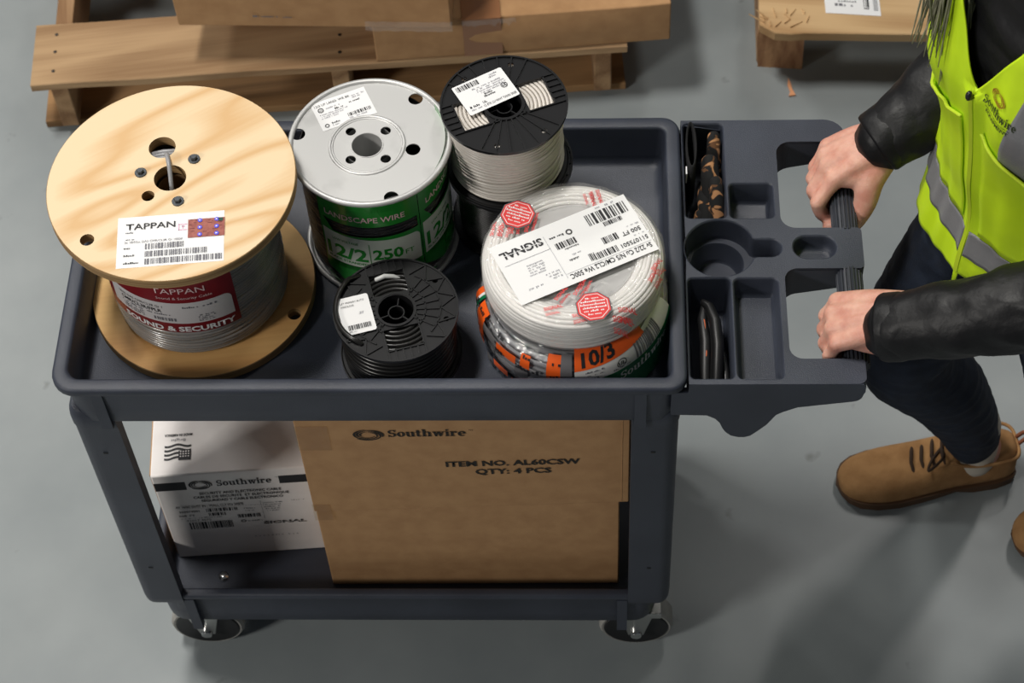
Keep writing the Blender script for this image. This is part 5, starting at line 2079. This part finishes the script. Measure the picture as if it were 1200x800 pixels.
def hand(wr, mcp, pip, dipx, tips, thumb, palm):
    """five separate fingers closed round the grip bar"""
    for i in range(4):
        M_, P_ = mcp[i], pip[i]
        r = (0.0098, 0.0102, 0.0098, 0.0086)[i]
        # metacarpal from the wrist to the knuckle
        w = (wr[0] + 0.002, wr[1] + (M_[1] - wr[1]) * 0.45, wr[2] + 0.001)
        mid = tuple(0.45 * a + 0.55 * b for a, b in zip(w, M_))
        limb(m, [w + (0.0165,), (mid[0], mid[1], mid[2] + 0.004, 0.0145), M_ + (r + 0.0018,)], 6, 14)
        limb(m, [M_ + (r + 0.0022,), tuple(0.5 * (a + b) for a, b in zip(M_, P_)) + (r - 0.0004,), P_ + (r + 0.0004,)], 5, 14)
        d, t = dipx[i], tips[i]
        limb(m, [P_ + (r,), tuple(0.5 * (a + b) + (-0.002 if k == 0 else 0) for k, (a, b) in enumerate(zip(P_, d))) + (r - 0.0006,), d + (r - 0.0008,), t + (r - 0.0018,)], 5, 14)
    limb(m, thumb, 6, 14)
    for p in palm:
        limb(m, p, 5, 16)


# left hand (towards the viewer)
ys = (0.1110, 0.0915, 0.0720, 0.0540)
hand(LWR, [(0.9195, 0.1110, 0.7785), (0.9135, 0.0925, 0.7800), (0.9120, 0.0730, 0.7785), (0.9150, 0.0545, 0.7750)],
     [(0.9085, 0.1110, 0.7500), (0.9055, 0.0915, 0.7500), (0.9055, 0.0720, 0.7500), (0.9080, 0.0540, 0.7495)],
     [(0.9200, 0.1105, 0.7280), (0.9180, 0.0910, 0.7275), (0.9180, 0.0718, 0.7275), (0.9200, 0.0540, 0.7285)],
     [(0.9380, 0.1100, 0.7225), (0.9380, 0.0908, 0.7225), (0.9380, 0.0716, 0.7225), (0.9375, 0.0542, 0.7232)],
     [(0.992, 0.068, 0.800, 0.017), (0.974, 0.100, 0.780, 0.0160), (0.9655, 0.1240, 0.7540, 0.0120), (0.9500, 0.1300, 0.7260, 0.0108), (0.9300, 0.1295, 0.7200, 0.0092)],
     [[(0.998, 0.060, 0.805, 0.020), (0.962, 0.085, 0.789, 0.019), (0.936, 0.100, 0.7800, 0.013)], [(0.998, 0.040, 0.803, 0.018), (0.965, 0.050, 0.786, 0.017), (0.937, 0.058, 0.7780, 0.013)],
      [(0.998, 0.050, 0.808, 0.020), (0.962, 0.068, 0.791, 0.018), (0.936, 0.080, 0.7815, 0.013)]])
# right hand (far side)
hand(RWR, [(0.9290, 0.2930, 0.7800), (0.9215, 0.3125, 0.7815), (0.9205, 0.3305, 0.7795), (0.9230, 0.3480, 0.7750)],
     [(0.9090, 0.2775, 0.7530), (0.9055, 0.2970, 0.7520), (0.9060, 0.3165, 0.7510), (0.9085, 0.3350, 0.7500)],
     [(0.9185, 0.2765, 0.7290), (0.9180, 0.2960, 0.7275), (0.9185, 0.3150, 0.7275), (0.9205, 0.3330, 0.7285)],
     [(0.9370, 0.2770, 0.7225), (0.9380, 0.2965, 0.7225), (0.9380, 0.3150, 0.7225), (0.9375, 0.3325, 0.7232)],
     [(0.988, 0.312, 0.802, 0.019), (0.970, 0.289, 0.784, 0.0185), (0.9640, 0.2705, 0.7560, 0.0140), (0.9480, 0.2610, 0.7270, 0.0115), (0.9245, 0.2610, 0.7245, 0.0096)],
     [[(0.992, 0.318, 0.806, 0.021), (0.962, 0.298, 0.787, 0.019), (0.940, 0.296, 0.7795, 0.014)], [(0.990, 0.338, 0.806, 0.018), (0.960, 0.338, 0.789, 0.017), (0.938, 0.344, 0.7780, 0.013)],
      [(0.990, 0.328, 0.808, 0.020), (0.960, 0.320, 0.792, 0.018), (0.937, 0.322, 0.7815, 0.013)]])
# legs and feet
RK, RA = (1.040, 0.258, 0.460), (1.198, 0.333, 0.105)
LK, LA = (1.275, 0.165, 0.450), (1.440, 0.195, 0.150)
limb(m, [(1.165, 0.285, 0.800, 0.075), (1.095, 0.272, 0.63, 0.062), RK + (0.046,), (1.125, 0.300, 0.30, 0.042), RA + (0.030,)])
limb(m, [(1.195, 0.150, 0.800, 0.075), (1.235, 0.158, 0.63, 0.062), LK + (0.046,), (1.372, 0.182, 0.30, 0.042), LA + (0.030,)])
limb(m, [RA + (0.028,), (1.220, 0.338, 0.055, 0.026), (1.13, 0.3255, 0.036, 0.016), (1.06, 0.318, 0.030, 0.011)])
limb(m, [LA + (0.028,), (1.455, 0.197, 0.120, 0.026), (1.37, 0.202, 0.066, 0.015), (1.31, 0.208, 0.042, 0.011)])
body = fuse('body', m, SKIN, per, 0.0026, 3, 0.45)

# eyes and brows
for s in (-1, 1):
    e = MB()
    c = HC + FV * 0.0655 + LV * (0.031 * s) + Vector((0, 0, 0.004))
    ell(e, c, (0.0115, 0.0125, 0.0095), (0, 0, RZ), 16)
    eye = obj('eye', e, WHITE, per, smooth=180)
    e = MB()
    ell(e, c + FV * 0.0082, (0.0042, 0.0058, 0.0058), (0, 0, RZ), 12)
    obj('iris', e, mat('brown_iris', (0.05, 0.03, 0.015, 1), rough=0.2), eye, smooth=180)

# jacket: torso, sleeves, collar
m = MB()
loops = []
for i in range(60):
    z = 0.735 + 0.545 * i / 59
    e = 0.004 * (abs(sin(pi * (z - 0.735) / 0.052)) ** 0.6)
    loops.append([torso(TAU * k / 48, z, e - 0.004) for k in range(48)])
m.loft(loops, cap0=True, cap1=True)
limb(m, [(1.122, 0.222, 1.25, 0.085), (1.113, 0.219, 1.31, 0.070), (1.104, 0.214, 1.355, 0.066)])
limb(m, [(1.095, 0.28, 1.215, 0.075), RS + (0.072,), (1.090, 0.388, 1.07, 0.066), (1.140, 0.408, 0.935, 0.059), (1.078, 0.373, 0.880, 0.0535), (1.012, 0.335, 0.834, 0.0440), (0.986, 0.323, 0.818, 0.0395)], 10, 26, puff=0.06, plen=0.058, seed=0.3)
limb(m, [(1.175, 0.16, 1.215, 0.075), LS_ + (0.072,), (1.224, 0.052, 1.07, 0.066), (1.215, 0.022, 0.938, 0.059), (1.122, 0.032, 0.884, 0.0525), (1.020, 0.045, 0.830, 0.0435), (0.975, 0.055, 0.807, 0.0395)], 10, 26, puff=0.045, plen=0.064, seed=0.9)
fuse('jacket', m, NYLON, per, 0.0034, 3, 0.5, wrinkle=0.0065, wscale=17)
# hollow cuff bands
for (a, b, r) in (((1.005, 0.3325, 0.829), (0.9770, 0.3200, 0.8125), 0.0400), ((0.993, 0.0505, 0.815), (0.964, 0.0575, 0.8025), 0.0395)):
    a, b = Vector(a), Vector(b)
    d = (b - a).normalized()
    q = MB()
    pts = [a, a + (b - a) * 0.5, b, b + d * 0.0015, b, a + (b - a) * 0.5]
    q.tube([a, a + (b - a) * 0.35, a + (b - a) * 0.9, b, b + d * 0.0008], [r * 0.96, r * 1.02, r * 1.01, r * 0.97, r * 0.90], 28)
    obj('cuff', q, NYLON, per, smooth=60)

# vest
ZA, ZB = 0.745, 1.272


def vest_pt(th, z, e=0.0):
    t = (z - ZA) / (ZB - ZA)
    dg = math.degrees(th)
    fl = 0.007 * max(0, 1 - t * 4) ** 1.5
    w = 0.004 * sin(th * 5 + z * 9) * (1 - 0.6 * t) + 0.006 * noise.noise(Vector((cos(th) * 4, sin(th) * 4, z * 9)))
    w += 0.004 * noise.noise(Vector((cos(th) * 9, sin(th) * 9, z * 5 + 3)))
    f = 0.006 * math.exp(-(dg / 4.0) ** 2) * (1 if z < 1.09 else 0)
    # the right front panel hangs away a little at the hem
    hang = 0.020 * max(0, 1 - (z - ZA) / 0.13) * math.exp(-((dg + 24) / 20.0) ** 2)
    return torso(th, z, 0.011 + fl + w + f + hang + e)


def vest_hem(dg):
    h = ZA + (0.0 if -70 < dg < 0 else 0.012 * min(1, abs(dg) / 6.0 if dg > 0 else (abs(dg) - 70) / 12.0))
    return h + 0.012 * math.exp(-(dg / 3.5) ** 2)


def vest_top(dg):
    z = ZB
    if abs(dg) < 30:
        z = min(z, 1.092 + abs(dg) / 30.0 * (ZB - 1.092))
    q = 1 - ((abs(dg) - 92) / 34.0) ** 2
    if q > 0:
        z = min(z, 1.215 - 0.155 * sqrt(q))
    elif abs(abs(dg) - 92) < 44:
        z = min(z, 1.215 + (ZB - 1.215) * (abs(abs(dg) - 92) - 34) / 10.0)
    return z


m = MB()
NT, NZ = 360, 90
vv, ff = [], []
for i in range(NT + 1):
    dg = -180 + 360 * i / NT
    for j in range(NZ + 1):
        h0, h1 = vest_hem(dg), vest_top(dg)
        vv.append(vest_pt(rad(dg), h0 + (h1 - h0) * j / NZ))
for i in range(NT):
    for j in range(NZ):
        a = i * (NZ + 1) + j
        ff.append((a, a + NZ + 1, a + NZ + 2, a + 1))
m.add(vv, ff)
vest = obj('vest', m, [HIVIS], per, smooth=180)
md = vest.modifiers.new('thickness', 'SOLIDIFY')
md.thickness = 0.0022
md.offset = 1.0


def vest_strip(name, fa, fb, mt, n=60, k=8, e=0.0030):
    """narrow strip sewn on the vest; fa(t), fb(t) give (deg, z) of its two edges"""
    mm = MB()
    vs, fs_ = [], []
    for i in range(n + 1):
        a, b = fa(i / n), fb(i / n)
        for j in range(k + 1):
            t = j / k
            vs.append(vest_pt(rad(a[0] + (b[0] - a[0]) * t), a[1] + (b[1] - a[1]) * t, e))
    for i in range(n):
        for j in range(k):
            q = i * (k + 1) + j
            fs_.append((q, q + 1, q + k + 2, q + k + 1))
    mm.add(vs, fs_)
    o = obj(name, mm, mt, vest, smooth=180)
    sd = o.modifiers.new('thickness', 'SOLIDIFY')
    sd.thickness = 0.0008
    sd.offset = 0
    return o


vest_strip('reflective_band', lambda t: (1.2 + 178 * t, 0.793), lambda t: (1.2 + 178 * t, 0.836), REFL, 150)
vest_strip('reflective_band', lambda t: (-1.2 - 178 * t, 0.793), lambda t: (-1.2 - 178 * t, 0.836), REFL, 150)
for s in (1, -1):
    c0 = (lambda t: 18.0 + 17 * t) if s > 0 else (lambda t: 42 + 14 * t)
    vest_strip('reflective_band', lambda t: (s * (c0(t) - 6.0), 0.985 + 0.275 * t), lambda t: (s * (c0(t) + 6.5), 0.985 + 0.275 * t), REFL, 60)
for s in (1, -1):
    vest_strip('reflective_band', lambda t: (s * 146, 0.84 + 0.42 * t), lambda t: (s * 158, 0.84 + 0.42 * t), REFL, 60)
# zip, pocket and badge
m = MB()
n = 40
L = []
for i in range(n + 1):
    z = 0.760 + (1.090 - 0.760) * i / n
    L.append((vest_pt(rad(-0.9), z, 0.0035), vest_pt(rad(0.9), z, 0.0035), vest_pt(rad(0.9), z, 0.0005), vest_pt(rad(-0.9), z, 0.0005)))
m.loft(L, cap0=True, cap1=True)
zp = obj('zip', m, VESTIN, vest, smooth=60)
m = MB()
c = vest_pt(0, 1.088, 0.006)
ell(m, c, (0.004, 0.004, 0.007), n=12)
obj('zip_slider', m, BLACKP, zp, smooth=180)
for s in (-1, 1):
    m = MB()
    vs, fs_ = [], []
    NU, NV = 40, 22
    for j in range(NV + 1):
        for i in range(NU + 1):
            u = i / NU
            th = rad(s * (5 + 76 * u))
            zt = 1.035 - 0.055 * min(1, u * 1.6) ** 0.8 + 0.012 * max(0, u - 0.6)
            z = 0.842 + (zt - 0.842) * j / NV
            vs.append(vest_pt(th, z, 0.0045 + 0.004 * sin(pi * u) * (j / NV)))
    for j in range(NV):
        for i in range(NU):
            a = j * (NU + 1) + i
            fs_.append((a, a + 1, a + NU + 2, a + NU + 1))
    m.add(vs, fs_)
    pk = obj('pocket', m, HIVIS, vest, smooth=180)
    md = pk.modifiers.new('thickness', 'SOLIDIFY')
    md.thickness = 0.0020
    md.offset = 0.0
    m = MB()
    m.tube([vest_pt(rad(s * (5 + 76 * i / NU)), 1.035 - 0.055 * min(1, (i / NU) * 1.6) ** 0.8 + 0.012 * max(0, i / NU - 0.6), 0.0055 + 0.004 * sin(pi * i / NU)) for i in range(NU + 1)], 0.0022, 8)
    obj('pocket_hem', m, VESTIN, pk, smooth=180)
S = Sheet()
S.xf(swirl_mark(0), -0.004, 0.014, 0.021, 0, 0.026)
S.xf(WRD, -0.022, -0.0095, 0.0049, 0, 0.0080)
S.items[-len(WRD.items):] = [(a, b, 1, d) for a, b, c_, d in S.items[-len(WRD.items):]]
S.rect(-0.019, -0.0135, 0.018, -0.0128, 1, 2)
S.text('EQUIPMENT', 0.000, -0.0205, 0.0066, 1, 2, align='C', bold=0.03, width=0.034)
S.build('badge', [mat('rust_print', srgb(150, 92, 20), rough=0.6), mat('dark_print', srgb(38, 52, 10), rough=0.6)],
        lambda u, v, h: vest_pt(rad(12.5) + u / 0.150, 1.098 + v, 0.0034 + h), vest, cut_u=0.005, cut_v=0.006)

# jeans
m = MB()
ell(m, (1.190, 0.235, 0.800), (0.120, 0.155, 0.095), (0, 0, TW * 0.5))
limb(m, [(1.165, 0.285, 0.800, 0.090), (1.098, 0.272, 0.63, 0.080), (1.044, 0.258, 0.460, 0.064), (1.120, 0.298, 0.310, 0.060), (1.172, 0.322, 0.185, 0.0490), (1.194, 0.332, 0.118, 0.0430)], 8, 24, puff=0.02, plen=0.03)
limb(m, [(1.198, 0.150, 0.800, 0.090), (1.238, 0.156, 0.63, 0.080), (1.278, 0.165, 0.450, 0.064), (1.372, 0.182, 0.310, 0.060), (1.415, 0.190, 0.215, 0.0490), (1.436, 0.194, 0.165, 0.0430)], 8, 24, puff=0.02, plen=0.03)
fuse('jeans', m, DENIM, per, 0.0036, 3, 0.5, wrinkle=0.003, wscale=22)


def shoe(heel, toe, lift, seed):
    """suede lace-up: upper, sole with heel, laces, pull tab"""
    h, t = Vector(heel), Vector(toe)
    X = (t - h)
    Lg = X.length
    X.normalize()
    Yd = Vector((0, 0, 1)).cross(X).normalized()
    Zd = X.cross(Yd)
    def P(x, y, z):
        return h + X * (x * Lg) + Yd * y + Zd * z
    prof = [(0.0, 0.020, 0.070), (0.03, 0.029, 0.082), (0.12, 0.0355, 0.088), (0.25, 0.0365, 0.088), (0.36, 0.037, 0.085), (0.46, 0.040, 0.076), (0.56, 0.0435, 0.064), (0.68, 0.0475, 0.052), (0.80, 0.0465, 0.045), (0.90, 0.040, 0.041), (0.96, 0.030, 0.036), (0.99, 0.018, 0.030), (1.0, 0.008, 0.025)]
    m = MB()
    loops = []
    for x, w, hh in prof:
        l = []
        for k in range(25):
            a = pi * k / 24
            e = 0.62 if x > 0.5 else 0.5
            cy_ = (abs(cos(a)) ** e) * (1 if cos(a) > 0 else -1)
            l.append(P(x, w * cy_, 0.012 + (hh - 0.012) * (sin(a) ** 0.75)))
        loops.append(l)
    m.loft(loops, cap0=True, cap1=True)
    up_ = obj('shoe', m, SUEDE, per, smooth=60, subsurf=1)
    m = MB()
    def outl(e):
        pts = []
        for x, w, hh in prof:
            pts.append((x, w + e))
        return pts
    R_, L_ = [], []
    pr = outl(0.0028)
    ring = [(-0.012, 0.0)] + [(x, w) for x, w in pr] + [(1.012, 0.0)] + [(x, -w) for x, w in reversed(pr)]
    def zb(x):
        if x < 0.30:
            return 0.0
        if x < 0.36:
            return 0.010 * (x - 0.30) / 0.06
        if x < 0.50:
            return 0.010 * (1 - (x - 0.36) / 0.14)
        return 0.0 + 0.010 * max(0, (x - 0.86) / 0.14) ** 1.5
    top = [P(x, y, 0.0185) for x, y in ring]
    bot = [P(x, y * 0.97, zb(x)) for x, y in ring]
    m.loft([bot, top], cap0=True, cap1=True)
    obj('sole', m, SOLEM, up_, smooth=40)
    for i in range(4):
        x = 0.43 + 0.055 * i
        hh = lerp_tab([(p[0], p[2]) for p in prof], x)[0]
        m = MB()
        m.tube([P(x - 0.02, -0.022, hh - 0.004), P(x, -0.008, hh + 0.004), P(x + 0.015, 0.008, hh + 0.003), P(x + 0.005, 0.022, hh - 0.006)], 0.0028, 8, round_ends=True)
        obj('lace', m, LACE, up_, smooth=180)
    m = MB()
    hh = 0.082
    m.tube(cr([tuple(P(0.44, 0.0, hh)) + (0.002,), tuple(P(0.47, 0.030, hh + 0.022)) + (0.002,), tuple(P(0.55, 0.040, hh + 0.006)) + (0.002,), tuple(P(0.50, 0.014, hh - 0.006)) + (0.002,), tuple(P(0.44, 0.0, hh)) + (0.002,)], 6) and [q[:3] for q in cr([tuple(P(0.44, 0.0, hh)) + (0.002,), tuple(P(0.47, 0.030, hh + 0.022)) + (0.002,), tuple(P(0.55, 0.040, hh + 0.006)) + (0.002,), tuple(P(0.50, 0.014, hh - 0.006)) + (0.002,), tuple(P(0.44, 0.0, hh)) + (0.002,)], 6)], 0.0022, 8)
    obj('lace', m, LACE, up_, smooth=180)
    m = MB()
    m.tube([q[:3] for q in cr([tuple(P(0.005, -0.006, 0.076)) + (1,), tuple(P(-0.030, -0.004, 0.090)) + (1,), tuple(P(-0.034, 0.004, 0.088)) + (1,), tuple(P(0.005, 0.007, 0.078)) + (1,)], 6)], 0.0032, 8)
    obj('pull_tab', m, mat('brown_tab', srgb(140, 84, 56), rough=0.9), up_, smooth=180)
    m = MB()
    m.tube([q[:3] for q in cr([tuple(P(0.42, 0.031, 0.086)) + (1,), tuple(P(0.30, 0.0375, 0.080)) + (1,), tuple(P(0.15, 0.037, 0.078)) + (1,), tuple(P(0.03, 0.0275, 0.074)) + (1,), tuple(P(0.006, 0.0, 0.072)) + (1,), tuple(P(0.03, -0.0275, 0.074)) + (1,), tuple(P(0.15, -0.037, 0.078)) + (1,), tuple(P(0.30, -0.0375, 0.080)) + (1,), tuple(P(0.42, -0.031, 0.086)) + (1,)], 6)], 0.0028, 8)
    obj('collar_edge', m, SUEDE, up_, smooth=180)
    return up_


shoe((1.272, 0.3500, 0.0005), (1.004, 0.3100, 0.0005), 0, 1)
shoe((1.506, 0.1900, 0.1000), (1.262, 0.2150, 0.0100), 0, 2)
for (a, b) in (((1.206, 0.3350, 0.060), (1.199, 0.333, 0.150)), ((1.452, 0.196, 0.120), (1.441, 0.195, 0.200))):
    m = MB()
    m.tube([a, b], [0.0345, 0.0335], 24, round_ends=True)
    obj('sock', m, SOCK, per, smooth=180)

# hair: a cap on the skull and long loose strands hanging forward
m = MB()
ell(m, HC + Vector((0.030, 0.012, 0.016)), (0.100, 0.088, 0.106), (0, 0.35, RZ))
rng = random.Random(44)
for k in range(340):
    side = 1 if k < 270 else -1
    root = HC + LV * (-0.080 * side + rng.uniform(-0.012, 0.012)) + FV * rng.uniform(-0.02, 0.050) + Vector((0, 0, rng.uniform(-0.03, 0.05)))
    if side == 1:
        if rng.random() < 0.82:
            tip = Vector((1.024 + rng.gauss(0, 0.009), 0.222 + rng.gauss(0, 0.009), rng.uniform(1.04, 1.12)))
        else:
            tip = Vector((0.996 + rng.gauss(0, 0.009), 0.225 + rng.gauss(0, 0.009), rng.uniform(1.08, 1.14)))
    else:
        tip = HC + LV * (0.09 + rng.uniform(0, 0.02)) - FV * rng.uniform(0.05, 0.11) + Vector((0, 0, rng.uniform(-0.30, -0.22)))
    mid1 = root * 0.66 + tip * 0.34 + Vector((rng.gauss(0, 0.005), rng.gauss(0, 0.005), 0)) + FV * 0.012
    mid2 = root * 0.3 + tip * 0.7 + Vector((rng.gauss(0, 0.005), rng.gauss(0, 0.005), 0))
    q = cr([tuple(root) + (0.0022,), tuple(mid1) + (0.0022,), tuple(mid2) + (0.0018,), tuple(tip) + (0.0005,)], 5)
    m.tube([p[:3] for p in q], [p[3] for p in q], 5)
for k in range(420):
    az = rng.uniform(-1, 1) * rad(128)
    el = rng.uniform(0.15, 1.0)
    d = -FV * cos(az) + LV * sin(az)
    root = HC + Vector((0.022, 0.010, 0.020)) + d * (0.090 * sqrt(1 - el * el * 0.8)) + Vector((0, 0, 0.085 * el))
    ln = rng.uniform(0.30, 0.38)
    out = 0.100 + rng.uniform(-0.006, 0.010)
    p1 = HC + Vector((0.020, 0.010, 0)) + d * out + Vector((0, 0, -0.02))
    p2 = HC + Vector((0.026, 0.012, 0)) + d * (out * 0.98) + Vector((0, 0, -0.14))
    p3 = HC + Vector((0.036, 0.014, 0)) + d * (out * 1.12 + 0.02 * rng.random()) + Vector((0, 0, -ln))
    q = cr([tuple(root) + (0.0030,), tuple(p1) + (0.0034,), tuple(p2) + (0.0032,), tuple(p3) + (0.0008,)], 4)
    m.tube([p[:3] for p in q], [p[3] for p in q], 5)
obj('hair', m, HAIR, per, smooth=180, weld=False)
